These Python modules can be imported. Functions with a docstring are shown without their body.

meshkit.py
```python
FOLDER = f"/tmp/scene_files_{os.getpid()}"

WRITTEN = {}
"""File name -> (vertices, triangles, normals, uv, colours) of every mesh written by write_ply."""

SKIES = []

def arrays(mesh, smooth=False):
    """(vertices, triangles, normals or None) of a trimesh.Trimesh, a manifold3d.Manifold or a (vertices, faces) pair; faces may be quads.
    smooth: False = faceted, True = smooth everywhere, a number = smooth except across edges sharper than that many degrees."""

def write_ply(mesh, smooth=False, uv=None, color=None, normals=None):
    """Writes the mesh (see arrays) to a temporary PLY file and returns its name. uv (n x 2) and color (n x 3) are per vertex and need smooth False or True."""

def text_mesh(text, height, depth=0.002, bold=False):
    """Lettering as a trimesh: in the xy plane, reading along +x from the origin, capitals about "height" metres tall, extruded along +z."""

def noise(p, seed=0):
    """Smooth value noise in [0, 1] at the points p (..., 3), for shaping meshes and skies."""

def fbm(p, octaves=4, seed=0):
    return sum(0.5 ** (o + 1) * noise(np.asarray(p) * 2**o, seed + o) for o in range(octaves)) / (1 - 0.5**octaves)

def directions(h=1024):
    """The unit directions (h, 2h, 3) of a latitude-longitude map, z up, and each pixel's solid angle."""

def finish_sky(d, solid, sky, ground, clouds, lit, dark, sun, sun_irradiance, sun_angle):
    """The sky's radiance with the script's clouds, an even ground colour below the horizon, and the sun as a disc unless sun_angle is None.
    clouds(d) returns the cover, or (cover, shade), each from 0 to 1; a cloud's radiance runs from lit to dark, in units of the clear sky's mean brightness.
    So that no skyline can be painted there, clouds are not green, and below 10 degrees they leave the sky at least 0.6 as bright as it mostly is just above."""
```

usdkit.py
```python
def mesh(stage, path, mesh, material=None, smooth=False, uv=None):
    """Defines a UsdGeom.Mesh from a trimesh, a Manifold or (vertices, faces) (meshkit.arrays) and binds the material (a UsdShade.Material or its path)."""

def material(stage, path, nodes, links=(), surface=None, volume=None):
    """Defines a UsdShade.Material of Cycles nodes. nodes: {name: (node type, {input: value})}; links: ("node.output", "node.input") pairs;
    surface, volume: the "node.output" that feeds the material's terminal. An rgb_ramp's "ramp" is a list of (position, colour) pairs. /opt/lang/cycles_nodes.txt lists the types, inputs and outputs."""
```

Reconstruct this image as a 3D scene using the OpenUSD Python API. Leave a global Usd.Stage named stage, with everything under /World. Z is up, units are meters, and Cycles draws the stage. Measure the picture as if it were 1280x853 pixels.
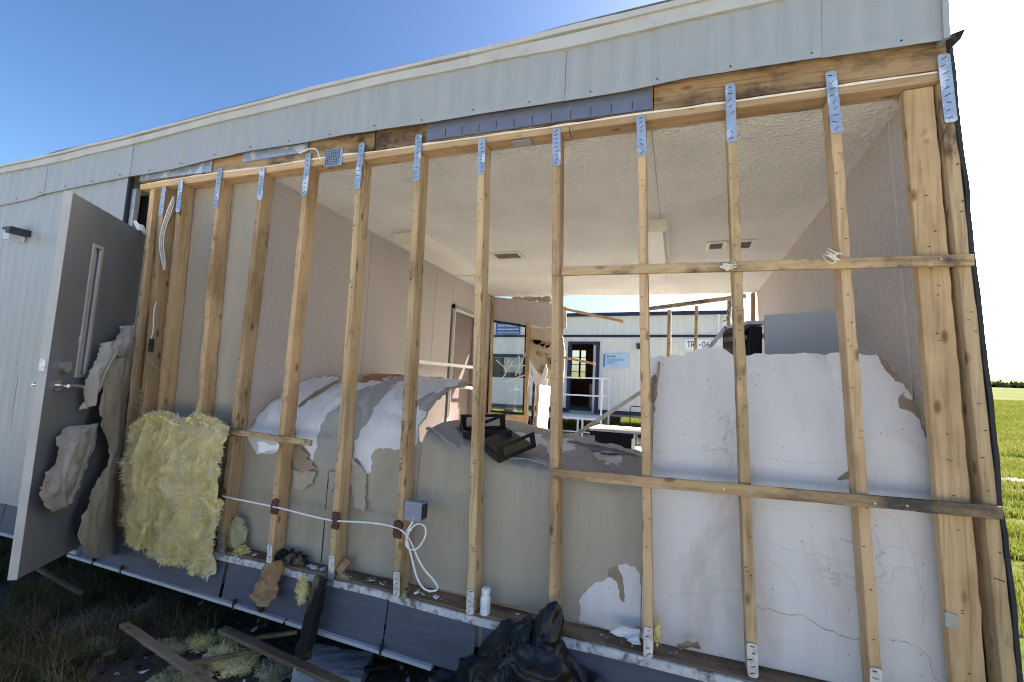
import math, numpy as np, trimesh, manifold3d, usdkit, meshkit
from pxr import Usd, UsdGeom, UsdLux, UsdShade, Gf, Sdf, Vt
from shapely.geometry import Polygon, Point, box as sbox
from shapely import contains_xy

stage = Usd.Stage.CreateInMemory()
UsdGeom.SetStageUpAxis(stage, 'Z'); UsdGeom.SetStageMetersPerUnit(stage, 1.0)
UsdGeom.Xform.Define(stage, '/World'); UsdGeom.Scope.Define(stage, '/World/Looks')

# ------------------------------------------------------------------ camera
CAM = np.array([2.55185, -2.19088, 1.16056])
ROT = np.array([[0.94301044, 0.32899146, 0.04995934], [0.01528468, 0.10715239, -0.99412511], [-0.33241193, 0.93823397, 0.09601729]])
FPX = 590.577
cam = UsdGeom.Camera.Define(stage, '/World/camera')
cam.CreateHorizontalApertureAttr(36.0); cam.CreateVerticalApertureAttr(24.0); cam.CreateFocalLengthAttr(36.0 * FPX / 1280)
cam.CreateClippingRangeAttr(Gf.Vec2f(0.05, 5000))
r_, d_, f_ = ROT
cam.AddTransformOp().Set(Gf.Matrix4d(*r_, 0, *(-d_), 0, *(-f_), 0, *CAM, 1))
EXPOSURE = 1.68
cam.CreateExposureAttr(EXPOSURE)

# ------------------------------------------------------------------ sky and sun
SUN = np.array([2.03, 1.56, 2.05]); SUN /= np.linalg.norm(SUN)
ELEV, ROTA = math.asin(SUN[2]), math.atan2(SUN[0], SUN[1])
skymat = usdkit.material(stage, '/World/Looks/sky_light', {
    's': ('sky_texture', {'sky_type': 'single_scattering', 'sun_disc': False, 'sun_elevation': ELEV, 'sun_rotation': ROTA, 'altitude': 50.0, 'air_density': 1.0, 'aerosol_density': 3.3, 'ozone_density': 1.0}),
    'gm': ('gamma', {'gamma': 1.4}), 'hs': ('hsv', {'saturation': 1.1}),
    'b': ('background_shader', {'strength': 0.052})}, [('s.color', 'gm.color'), ('gm.color', 'hs.color'), ('hs.color', 'b.color')], surface='b.background')
dome = UsdLux.DomeLight.Define(stage, '/World/sky')
UsdShade.MaterialBindingAPI.Apply(dome.GetPrim()).Bind(skymat)
dome.GetPrim().SetCustomDataByKey('kind', 'structure')
sun = UsdLux.DistantLight.Define(stage, '/World/sun')
sun.CreateNormalizeAttr(True); sun.CreateIntensityAttr(1.25); sun.CreateAngleAttr(0.53); sun.CreateColorAttr(Gf.Vec3f(1, .96, .90))
zz = SUN; xx = np.cross([0, 0, 1], zz); xx /= np.linalg.norm(xx); yy = np.cross(zz, xx)
sun.AddTransformOp().Set(Gf.Matrix4d(*xx, 0, *yy, 0, *zz, 0, 0, 0, 10, 1))

# ------------------------------------------------------------------ helpers
rng = np.random.default_rng(7)
def ray(px, py):
    return ROT.T @ np.array([(px - 640) / FPX, (py - 426.5) / FPX, 1.0])
def hit(px, py, ax, v):
    d = ray(px, py); return CAM + d * ((v - CAM[ax]) / d[ax])
def atY(px, py, y=0.0): return hit(px, py, 1, y)
def atX(px, py, x): return hit(px, py, 0, x)
def atZ(px, py, z): return hit(px, py, 2, z)
def project(p):
    d = (np.asarray(p, float) - CAM) @ ROT.T
    return np.stack([640 + FPX * d[..., 0] / d[..., 2], 426.5 + FPX * d[..., 1] / d[..., 2]], -1)
GX, GY, G0 = 0.0076, 0.0383, -0.45
def gz(x, y): return G0 + GX * np.asarray(x) + GY * np.asarray(y)

names = {}
def numbered(parent, name):
    k = (parent, name); n = names.get(k, 0); names[k] = n + 1
    return name if n == 0 else f'{name}_{n:03d}'
def lab(prim, label=None, cat=None, group=None, kind=None):
    for k, v in (('label', label), ('category', cat), ('group', group), ('kind', kind)):
        if v: prim.SetCustomDataByKey(k, v)
    return prim
ORI = {}
def thing(name, label, cat, loc=(0, 0, 0), group=None, kind=None):
    p = '/World/' + numbered('/World', name)
    x = UsdGeom.Xform.Define(stage, p); x.AddTranslateOp().Set(Gf.Vec3d(*map(float, loc)))
    ORI[p] = np.array(loc, float)
    lab(x.GetPrim(), label, cat, group, kind); return p
def tm(m):
    if isinstance(m, list): return trimesh.util.concatenate([tm(x) for x in m])
    if isinstance(m, trimesh.Trimesh): return m
    v, f, _ = meshkit.arrays(m, False); return trimesh.Trimesh(v, f, process=False)
def part(parent, name, mesh, mat, smooth=False, label=None, cat=None, group=None, kind=None):
    p = parent + '/' + numbered(parent, name)
    m = tm(mesh); v = np.array(m.vertices)
    root = '/'.join(p.split('/')[:3])
    if parent != '/World': v = v - ORI[root]
    g = usdkit.mesh(stage, p, (v, np.array(m.faces)), M[mat] if isinstance(mat, str) else mat, smooth=smooth)
    lab(g.GetPrim(), label, cat, group, kind); return p
def top(name, mesh, mat, label=None, cat=None, smooth=False, group=None, kind=None):
    return part('/World', name, mesh, mat, smooth, label, cat, group, kind)

def box(x0, x1, y0, y1, z0, z1):
    b = trimesh.creation.box((x1 - x0, y1 - y0, z1 - z0)); b.apply_translation(((x0 + x1) / 2, (y0 + y1) / 2, (z0 + z1) / 2)); return b
def frame_from(a, b, up):
    z = np.array(b, float) - a; L = np.linalg.norm(z); z /= L
    x = np.cross(up, z); x /= np.linalg.norm(x); y = np.cross(z, x); return x, y, z, L
def loft(secs, cap=True):
    """list of k x 3 rings -> closed mesh"""
    S = np.array(secs, float); n, k = S.shape[:2]; v = S.reshape(-1, 3); f = []
    for i in range(n - 1):
        for j in range(k):
            a, b = i * k + j, i * k + (j + 1) % k
            f += [[a, b, b + k], [a, b + k, a + k]]
    if cap:
        for j in range(1, k - 1):
            f += [[0, j + 1, j], [(n - 1) * k, (n - 1) * k + j, (n - 1) * k + j + 1]]
    t = trimesh.Trimesh(v, np.array(f), process=False)
    if t.volume < 0: t.invert()
    return t
def beam(a, b, w, d, up=(0, 1, 0), cham=0.002, rough=0.0, seg=1, seed=0, centre=True, notches=()):
    """timber from a to b; w across (perpendicular to up), d along up. a, b lie on the middle of the timber, or of its -up face when centre is False"""
    x, y, z, L = frame_from(a, b, np.array(up, float)); c = cham
    ts = np.linspace(0, 1, seg + 1); y0 = -d / 2 if centre else 0
    prof = np.array([[-w/2 + c, 0], [w/2 - c, 0], [w/2, c], [w/2, d - c], [w/2 - c, d], [-w/2 + c, d], [-w/2, d - c], [-w/2, c]])
    secs = []
    for t in ts:
        o = np.array(a, float) + z * L * t; q = prof.copy()
        if rough:
            n = meshkit.fbm(np.stack([np.full(8, t * L * 22 + seed * 7.3), prof[:, 0] * 30, prof[:, 1] * 30 + seed], 1), 3, seed) - .5
            q = q * (1 + 0) + np.sign(q - [0, d / 2]) * (n * rough * 2)[:, None] * np.array([1, .8])
        secs.append(o + q[:, :1] * x + (q[:, 1:] + y0) * y)
    return loft(secs)
def tube(pts, r, sides=7, closed_caps=True):
    p = np.asarray(pts, float); t = np.gradient(p, axis=0); t /= np.linalg.norm(t, axis=1, keepdims=True) + 1e-12
    ref = np.array([0.31, 0.12, 0.94]); a = np.cross(t, ref); a /= np.linalg.norm(a, axis=1, keepdims=True) + 1e-12; b = np.cross(t, a)
    an = np.arange(sides) * 2 * np.pi / sides; r = np.broadcast_to(r, len(p))
    return loft(p[:, None] + r[:, None, None] * (np.cos(an)[None, :, None] * a[:, None] + np.sin(an)[None, :, None] * b[:, None]))
def spline(pts, n=40):
    from scipy.interpolate import CubicSpline
    p = np.array(pts, float); s = np.r_[0, np.cumsum(np.linalg.norm(np.diff(p, axis=0), axis=1))]
    return CubicSpline(s, p)(np.linspace(0, s[-1], n))
def relax_edge(v, qq, it=3):
    e = np.vstack([qq[:, [0, 1]], qq[:, [1, 2]], qq[:, [2, 3]], qq[:, [3, 0]]]); key = e[:, 0].astype(np.int64) * (len(v) + 1) + e[:, 1]; rev = e[:, 1].astype(np.int64) * (len(v) + 1) + e[:, 0]
    b = e[~np.isin(key, rev)]; v = v.copy(); cnt = np.zeros(len(v)); np.add.at(cnt, b.ravel(), 1); ids = np.unique(b)
    for _ in range(it):
        s = np.zeros_like(v); np.add.at(s, b[:, 0], v[b[:, 1]]); np.add.at(s, b[:, 1], v[b[:, 0]]); v[ids] = .4 * v[ids] + .6 * s[ids] / cnt[ids][:, None]
    return v
def grid(P, thick=0.0, mask=None, flip=False, it=2):
    """P: n x m x 3 points -> sheet (with a back and edges when thick), mask (n-1)x(m-1) of kept cells"""
    n, m = P.shape[:2]; du = np.gradient(P, axis=0); dv = np.gradient(P, axis=1)
    N = np.cross(du, dv); N /= np.linalg.norm(N, axis=2, keepdims=True) + 1e-12
    if flip: N = -N
    I = np.arange(n * m).reshape(n, m)
    q = np.stack([I[:-1, :-1], I[1:, :-1], I[1:, 1:], I[:-1, 1:]], -1)
    relax = mask is not None
    if mask is None: mask = np.ones((n - 1, m - 1), bool)
    qq = q[mask]
    if relax and len(qq): P = relax_edge(P.reshape(-1, 3), qq, it).reshape(n, m, 3)
    if flip: qq = qq[:, ::-1]
    f = np.vstack([qq[:, [0, 1, 2]], qq[:, [0, 2, 3]]]); v = P.reshape(-1, 3)
    if thick:
        v2 = (P - N * thick).reshape(-1, 3); k = n * m
        e = np.vstack([qq[:, [0, 1]], qq[:, [1, 2]], qq[:, [2, 3]], qq[:, [3, 0]]])
        es = set(map(tuple, e.tolist())); b = np.array([x for x in es if (x[1], x[0]) not in es])
        f = np.vstack([f, f[:, ::-1] + k, np.stack([b[:, 0], b[:, 0] + k, b[:, 1] + k], 1), np.stack([b[:, 0], b[:, 1] + k, b[:, 1]], 1)])
        v = np.vstack([v, v2])
    t = trimesh.Trimesh(v, f, process=False); t.remove_unreferenced_vertices(); return t
def prism(poly, o, ux, uy, depth):
    """2D polygon extruded: o + x ux + y uy, thickness depth along ux x uy"""
    if not isinstance(poly, Polygon): poly = Polygon(poly)
    m = trimesh.creation.extrude_polygon(poly, depth, engine='earcut')
    ux, uy = np.array(ux, float), np.array(uy, float); n = np.cross(ux, uy)
    v = np.asarray(m.vertices); m = trimesh.Trimesh(np.array(o) + v[:, :1] * ux + v[:, 1:2] * uy + v[:, 2:] * n, m.faces, process=False); return m
def place_text(txt, h, o, ux, uy, depth=.002, bold=True, width=None):
    m = meshkit.text_mesh(txt, h, depth, bold); v = np.array(m.vertices); v[:, 0] -= v[:, 0].min()
    if width: v[:, 0] *= width / v[:, 0].max()
    ux, uy = np.array(ux, float), np.array(uy, float)
    return trimesh.Trimesh(np.array(o) + v[:, :1] * ux + v[:, 1:2] * uy + v[:, 2:] * np.cross(ux, uy), m.faces, process=False)
def crumple(m, amp, scale, seed, ridged=True):
    v = np.array(m.vertices); n = np.array(m.vertex_normals)
    q = v * scale
    w = np.stack([meshkit.fbm(q + 11, 2, seed), meshkit.fbm(q + 37, 2, seed + 1), meshkit.fbm(q + 71, 2, seed + 2)], -1) - .5
    h = np.zeros(len(v))
    for o in range(3):
        a = meshkit.noise((q + w * 1.6) * 2 ** o, seed + 5 + o)
        h += (1 - np.abs(2 * a - 1) * 1.6 if ridged else a - .5) * .5 ** o
    return trimesh.Trimesh(v + n * (h * amp)[:, None] + w * amp * .8, m.faces, process=False)

# ------------------------------------------------------------------ materials
M = {}
def mat(name, nodes, links, surface='p.BSDF'):
    M[name] = usdkit.material(stage, '/World/Looks/' + name, nodes, links, surface=surface); return M[name]
def plain(name, col, rough=.6, metal=0.0, var=.12, scale=3.0, bump=0.0, bscale=80.0, dirt=None, dirt_at=(.55, .72), dscale=2.0, spec=.5, stretch=(1, 1, 1)):
    c = np.array(col, float)
    n = {'g': ('geometry', {}), 'mp': ('mapping', {'scale': tuple(stretch)}), 'n': ('noise_texture', {'scale': scale, 'detail': 5.0, 'roughness': .6}),
         'r': ('rgb_ramp', {'ramp': [(.3, tuple(c * (1 - var))), (.7, tuple(np.minimum(c * (1 + var), 1)))]}),
         'p': ('principled_bsdf', {'roughness': rough, 'metallic': metal, 'specular_ior_level': spec})}
    l = [('g.position', 'mp.vector'), ('mp.vector', 'n.vector'), ('n.fac', 'r.fac')]
    out = 'r.color'
    if dirt is not None:
        n['dn'] = ('noise_texture', {'scale': dscale, 'detail': 8.0, 'roughness': .65})
        n['dr'] = ('rgb_ramp', {'ramp': [(dirt_at[0], (0, 0, 0)), (dirt_at[1], (1, 1, 1))]})
        n['dm'] = ('mix', {'mix_type': 'mix', 'color2': tuple(dirt)})
        l += [('mp.vector', 'dn.vector'), ('dn.fac', 'dr.fac'), ('dr.color', 'dm.fac'), (out, 'dm.color1')]; out = 'dm.color'
    l.append((out, 'p.base_color'))
    if bump:
        n['bn'] = ('noise_texture', {'scale': bscale, 'detail': 4.0}); n['b'] = ('bump', {'strength': bump, 'distance': .01})
        l += [('mp.vector', 'bn.vector'), ('bn.fac', 'b.height'), ('b.normal', 'p.normal')]
    return mat(name, n, l)
def wood(name, axis, light, dark, stain=(.05, .035, .02), stain_at=(.60, .75), knots=True, rough=.75, burn=None):
    st = [46.0, 46.0, 46.0]; st[axis] = 2.2
    kn = [14.0, 14.0, 14.0]; kn[axis] = 6.0
    sn = [5.0, 5.0, 5.0]; sn[axis] = 2.5
    n = {'g': ('geometry', {}), 'oi': ('object_info', {}), 'k': ('math', {'math_type': 'multiply', 'value2': 37.0}), 'cx': ('combine_xyz', {}),
         'ad': ('mix', {'mix_type': 'add', 'fac': 1.0}), 'm': ('mapping', {'scale': tuple(st)}),
         'n': ('noise_texture', {'scale': 1.0, 'detail': 5.0, 'roughness': .65, 'distortion': .8}),
         'r': ('rgb_ramp', {'ramp': [(.25, dark), (.5, tuple(np.array(light) * .9)), (.75, light)]}),
         'mk': ('mapping', {'scale': tuple(kn)}), 'v': ('voronoi_texture', {'scale': 1.0, 'randomness': 1.0}),
         'vr': ('rgb_ramp', {'ramp': [(.08, (.85, .85, .85)), (.15, (.45, .45, .45)), (.20, (0, 0, 0))]}),
         'mx': ('mix', {'mix_type': 'mix', 'color2': (.19, .095, .04)}),
         'ms': ('mapping', {'scale': tuple(sn)}), 'sn': ('noise_texture', {'scale': 1.0, 'detail': 9.0, 'roughness': .7}),
         'sr': ('rgb_ramp', {'ramp': [(stain_at[0], (0, 0, 0)), (stain_at[1], (1, 1, 1))]}),
         'sx': ('mix', {'mix_type': 'mix', 'color2': stain}),
         'bl': ('noise_texture', {'scale': .55, 'detail': 4.0, 'roughness': .6}), 'blr': ('rgb_ramp', {'ramp': [(.33, (.62, .58, .52)), (.5, (.95, .93, .9)), (.65, (1, 1, 1))]}), 'blm': ('mix', {'mix_type': 'multiply', 'fac': 1.0}), 'hv': ('hsv', {}), 'rv': ('map_range', {'from_min': 0., 'from_max': 1., 'to_min': .78, 'to_max': 1.12}),
         'b': ('bump', {'strength': .35, 'distance': .004}), 'p': ('principled_bsdf', {'roughness': rough, 'specular_ior_level': .25})}
    l = [('oi.random', 'k.value1'), ('k.value', 'cx.x'), ('k.value', 'cx.y'), ('k.value', 'cx.z'), ('g.position', 'ad.color1'), ('cx.vector', 'ad.color2'),
         ('ad.color', 'm.vector'), ('m.vector', 'n.vector'), ('n.fac', 'r.fac'), ('ad.color', 'mk.vector'), ('mk.vector', 'v.vector'), ('v.distance', 'vr.fac'),
         ('r.color', 'mx.color1'), ('vr.color', 'mx.fac'), ('ad.color', 'ms.vector'), ('ms.vector', 'sn.vector'), ('sn.fac', 'sr.fac'), ('sr.color', 'sx.fac'),
         ('mx.color' if knots else 'r.color', 'sx.color1'), ('ms.vector', 'bl.vector'), ('bl.fac', 'blr.fac'), ('sx.color', 'blm.color1'), ('blr.color', 'blm.color2'), ('blm.color', 'hv.color'), ('oi.random', 'rv.value'), ('rv.result', 'hv.value'), ('hv.color', 'p.base_color'), ('n.fac', 'b.height'), ('b.normal', 'p.normal')]
    if burn:
        n |= {'sp': ('separate_xyz', {}), 'bm': ('map_range', {'from_min': burn[0], 'from_max': burn[1], 'to_min': 0., 'to_max': .24, 'clamp': True}), 'ba': ('math', {'math_type': 'add'})}
        l = [x for x in l if x != ('sn.fac', 'sr.fac')] + [('g.position', 'sp.vector'), ('sp.x', 'bm.value'), ('bm.result', 'ba.value1'), ('sn.fac', 'ba.value2'), ('ba.value', 'sr.fac')]
    return mat(name, n, l)
PL, PD = (.65, .45, .25), (.36, .215, .10)
wood('pine_upright', 2, PL, PD, stain=(.10, .06, .03), stain_at=(.62, .74)); wood('pine_along', 0, PL, PD, stain=(.06, .04, .025), stain_at=(.60, .72))
wood('pine_stained', 0, (.55, .38, .20), (.24, .14, .07), stain=(.05, .04, .035), stain_at=(.49, .64))
wood('pine_burnt', 0, (.55, .38, .20), (.24, .14, .07), stain=(.075, .06, .048), stain_at=(.5, .74), burn=(2.75, 3.55))
wood('pine_upright_stained', 2, (.60, .43, .24), (.28, .17, .08), stain=(.06, .045, .03), stain_at=(.57, .72))
wood('weathered_header', 0, (.40, .265, .14), (.12, .075, .042), stain=(.06, .042, .03), stain_at=(.47, .64))
wood('sill_wood', 0, (.32, .22, .14), (.15, .10, .065), stain=(.06, .045, .035), stain_at=(.5, .65))
wood('rotten_wood', 2, (.20, .15, .10), (.03, .024, .018), stain=(.012, .011, .01), stain_at=(.42, .5))
wood('plywood_torn', 2, (.46, .30, .16), (.25, .15, .075), knots=False)
wood('ground_lath', 0, (.30, .21, .14), (.16, .11, .07))
plain('fresh_tear', (.80, .72, .58), .9, var=.1, scale=30)
plain('siding', (.335, .348, .335), .42, var=.05, scale=1.2, stretch=(14, 1, 1.2), dirt=(.30, .315, .305), dirt_at=(.5, .8), dscale=1.1, bump=.05, bscale=20)
plain('siding_trim', (.58, .60, .585), .45, var=.07, scale=4, stretch=(1, 1, 4))
plain('roof_trim', (.46, .45, .405), .5, var=.08, scale=6, dirt=(.33, .29, .23), dirt_at=(.58, .75), dscale=9)
plain('roof_membrane', (.14, .13, .12), .9, var=.3, scale=8)
plain('band', (.060, .070, .098), .55, var=.16, scale=3, stretch=(1, 1, 12), dirt=(.11, .105, .10), dirt_at=(.56, .78), dscale=6)
plain('flashing', (.58, .58, .57), .55, metal=.1, var=.2, scale=18, dirt=(.17, .15, .13), dirt_at=(.48, .62), dscale=22)
plain('white_trim', (.42, .43, .45), .4, var=.06, dirt=(.35, .33, .3), dirt_at=(.6, .75), dscale=14)
plain('zinc', (.46, .48, .51), .4, metal=.7, var=.3, scale=30, dirt=(.25, .24, .22), dirt_at=(.56, .7), dscale=40, bump=.3, bscale=60)
plain('blue_film', (.35, .41, .50), .4, metal=.35, var=.22, scale=16, dirt=(.66, .69, .73), dirt_at=(.54, .60), dscale=11, bump=.3, bscale=60)
plain('blue_steel', (.165, .18, .235), .5, metal=.3, var=.12, scale=12, dirt=(.28, .22, .17), dirt_at=(.62, .72), dscale=18)
plain('slot', (.02, .02, .022), .8); plain('void', (.012, .012, .012), .95)
plain('felt', (.025, .025, .028), .9, var=.3)
plain('rust', (.10, .045, .03), .85, var=.4, scale=60, bump=.4)
plain('door_skin', (.138, .147, .154), .45, var=.08, scale=3, dirt=(.20, .19, .17), dirt_at=(.6, .85), dscale=2.5)
plain('door_edge', (.30, .305, .30), .5, var=.1, scale=8, dirt=(.3, .29, .27), dirt_at=(.6, .75), dscale=8)
plain('crack_tan', (.47, .41, .345), .9, var=.2, scale=20)
plain('door_skin_back', (.31, .29, .28), .42, var=.1, scale=6, bump=.1, bscale=12)
plain('chrome', (.66, .66, .67), .22, metal=1.0, var=.05)
plain('tan_skin', (.30, .27, .215), .5, var=.13, scale=4, stretch=(8, 8, 1))
plain('black_plastic', (.012, .012, .013), .38, var=.2); plain('black_lamp', (.03, .03, .032), .5)
plain('white_plastic', (.80, .80, .80), .35, var=.03); plain('cable_white', (.78, .78, .76), .4, var=.05)
plain('box_grey', (.20, .23, .28), .5, var=.1); plain('desk_grey', (.50, .535, .585), .45, var=.04, scale=2)
plain('desk_edge', (.16, .16, .16), .6); plain('floor_vinyl', (.5, .47, .42), .5, var=.1)
plain('desk_top_brown', (.27, .24, .20), .6, var=.15)
plain('steel_grey', (.30, .30, .29), .5, metal=.4, var=.2, scale=10)
plain('navy', (.010, .016, .045), .6, var=.12); plain('pale_siding', (.68, .66, .575), .5, var=.05, scale=2, stretch=(6, 6, 1))
plain('sign_white', (.82, .83, .84), .4, var=.02); plain('sign_pale_blue', (.46, .60, .70), .4, var=.03); plain('sign_blue', (.05, .11, .30), .4, var=.05); plain('ink', (.04, .05, .07), .6)
plain('ink_blue', (.08, .20, .36), .6); plain('ink_pale', (.50, .57, .68), .6)
plain('brown_room', (.16, .085, .05), .7, var=.2, scale=2); plain('blind', (.7, .72, .7), .5)
plain('rail_white', (.74, .75, .74), .4, var=.05)
plain('foam_white', (.86, .86, .85), .8, var=.03)
plain('concrete', (.30, .31, .32), .9, var=.15, scale=12, bump=.3); plain('tarp', (.20, .22, .26), .6, var=.15)
plain('paper_scrap', (.70, .71, .73), .8, var=.15, scale=10)
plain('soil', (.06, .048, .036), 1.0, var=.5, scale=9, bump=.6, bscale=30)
plain('bark', (.10, .08, .06), .9)
plain('cream_board', (.56, .48, .35), .85, var=.12, scale=6, dirt=(.26, .17, .08), dirt_at=(.56, .66), dscale=6)
plain('brown_paper', (.30, .225, .155), .9, var=.18, scale=8, bump=.25, bscale=40)
plain('grey_paper', (.37, .345, .31), .9, var=.1, scale=10, bump=.2, bscale=60)
plain('orange_fibre', (.34, .16, .06), .9, var=.3, scale=20)
plain('insulation_grey', (.30, .28, .22), .95, var=.3, scale=12)
plain('cream_plastic', (.70, .66, .52), .4, var=.04); plain('grille', (.34, .33, .31), .6)
plain('door_trim', (.33, .32, .29), .55); plain('inner_door', (.20, .155, .14), .55, var=.1)
plain('white_bar', (.85, .85, .84), .4, var=.02)
plain('yellow_fluff', (.78, .67, .30), 1.0, var=.2, scale=9, dirt=(.72, .67, .47), dirt_at=(.50, .70), dscale=6, spec=.05, bump=.5, bscale=120)
plain('ochre_fluff', (.50, .40, .16), 1.0, var=.2, scale=9, spec=.05)
plain('pale_fluff', (.76, .72, .55), 1.0, var=.1, scale=9, spec=.05)
plain('dull_fluff', (.42, .39, .23), 1.0, var=.35, scale=9, dirt=(.2, .17, .10), dirt_at=(.5, .7), dscale=9, spec=.1)

# black bag film: thin, glossy, creased
plain('bag_film', (.007, .007, .0072), .33, var=.3, scale=20, bump=.12, bscale=18, spec=.4)
# glass
mat('pane_glass', {'t': ('transparent_bsdf', {'color': (.93, .96, .95)}), 'gl': ('glossy_bsdf', {'color': (.9, .95, 1), 'roughness': .02}), 'f': ('fresnel', {'IOR': 1.5}), 'm': ('mix_closure', {})},
    [('f.fac', 'm.fac'), ('t.BSDF', 'm.closure1'), ('gl.BSDF', 'm.closure2')], 'm.closure')
mat('frosted_pane', {'p': ('principled_bsdf', {'base_color': (.42, .44, .46), 'roughness': .3})}, [])
mat('lamp_lens', {'p': ('principled_bsdf', {'base_color': (.86, .88, .88), 'roughness': .25, 'transmission_weight': .55})}, [])
mat('frosted', {'p': ('principled_bsdf', {'base_color': (.82, .80, .72), 'roughness': .35, 'subsurface_weight': .0})}, [])
# popcorn ceiling
mat('ceiling', {'g': ('geometry', {}), 'n': ('noise_texture', {'scale': 36.0, 'detail': 4.0, 'roughness': .6}), 'v': ('voronoi_texture', {'scale': 58.0}), 'big': ('noise_texture', {'scale': 1.6, 'detail': 6.0}),
     'r': ('rgb_ramp', {'ramp': [(.3, (.75, .735, .69)), (.6, (.86, .845, .80)), (.8, (.87, .855, .81))]}), 'ml': ('math', {'math_type': 'multiply'}),
     'b': ('bump', {'strength': 1.0, 'distance': .02}), 'p': ('principled_bsdf', {'roughness': .9, 'specular_ior_level': .2})},
    [('g.position', 'n.vector'), ('g.position', 'v.vector'), ('g.position', 'big.vector'), ('big.fac', 'r.fac'), ('r.color', 'p.base_color'), ('v.distance', 'ml.value1'), ('n.fac', 'ml.value2'), ('ml.value', 'b.height'), ('b.normal', 'p.normal')])
# mottled pinkish vinyl wall
mat('vinyl_wall', {'g': ('geometry', {}), 'n': ('noise_texture', {'scale': 55.0, 'detail': 5.0, 'roughness': .75}), 'n2': ('noise_texture', {'scale': 1.4, 'detail': 5.0}),
     'r': ('rgb_ramp', {'ramp': [(.34, (.46, .415, .395)), (.5, (.54, .495, .475)), (.66, (.625, .58, .56))]}), 'r2': ('rgb_ramp', {'ramp': [(.3, (.93, .93, .93)), (.7, (1, 1, 1))]}), 'mm': ('mix', {'mix_type': 'multiply', 'fac': 1.0}),
     'b': ('bump', {'strength': .2, 'distance': .004}), 'p': ('principled_bsdf', {'roughness': .7, 'specular_ior_level': .3})},
    [('g.position', 'n.vector'), ('g.position', 'n2.vector'), ('n.fac', 'r.fac'), ('n2.fac', 'r2.fac'), ('r.color', 'mm.color1'), ('r2.color', 'mm.color2'), ('mm.color', 'p.base_color'), ('n.fac', 'b.height'), ('b.normal', 'p.normal')])
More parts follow.
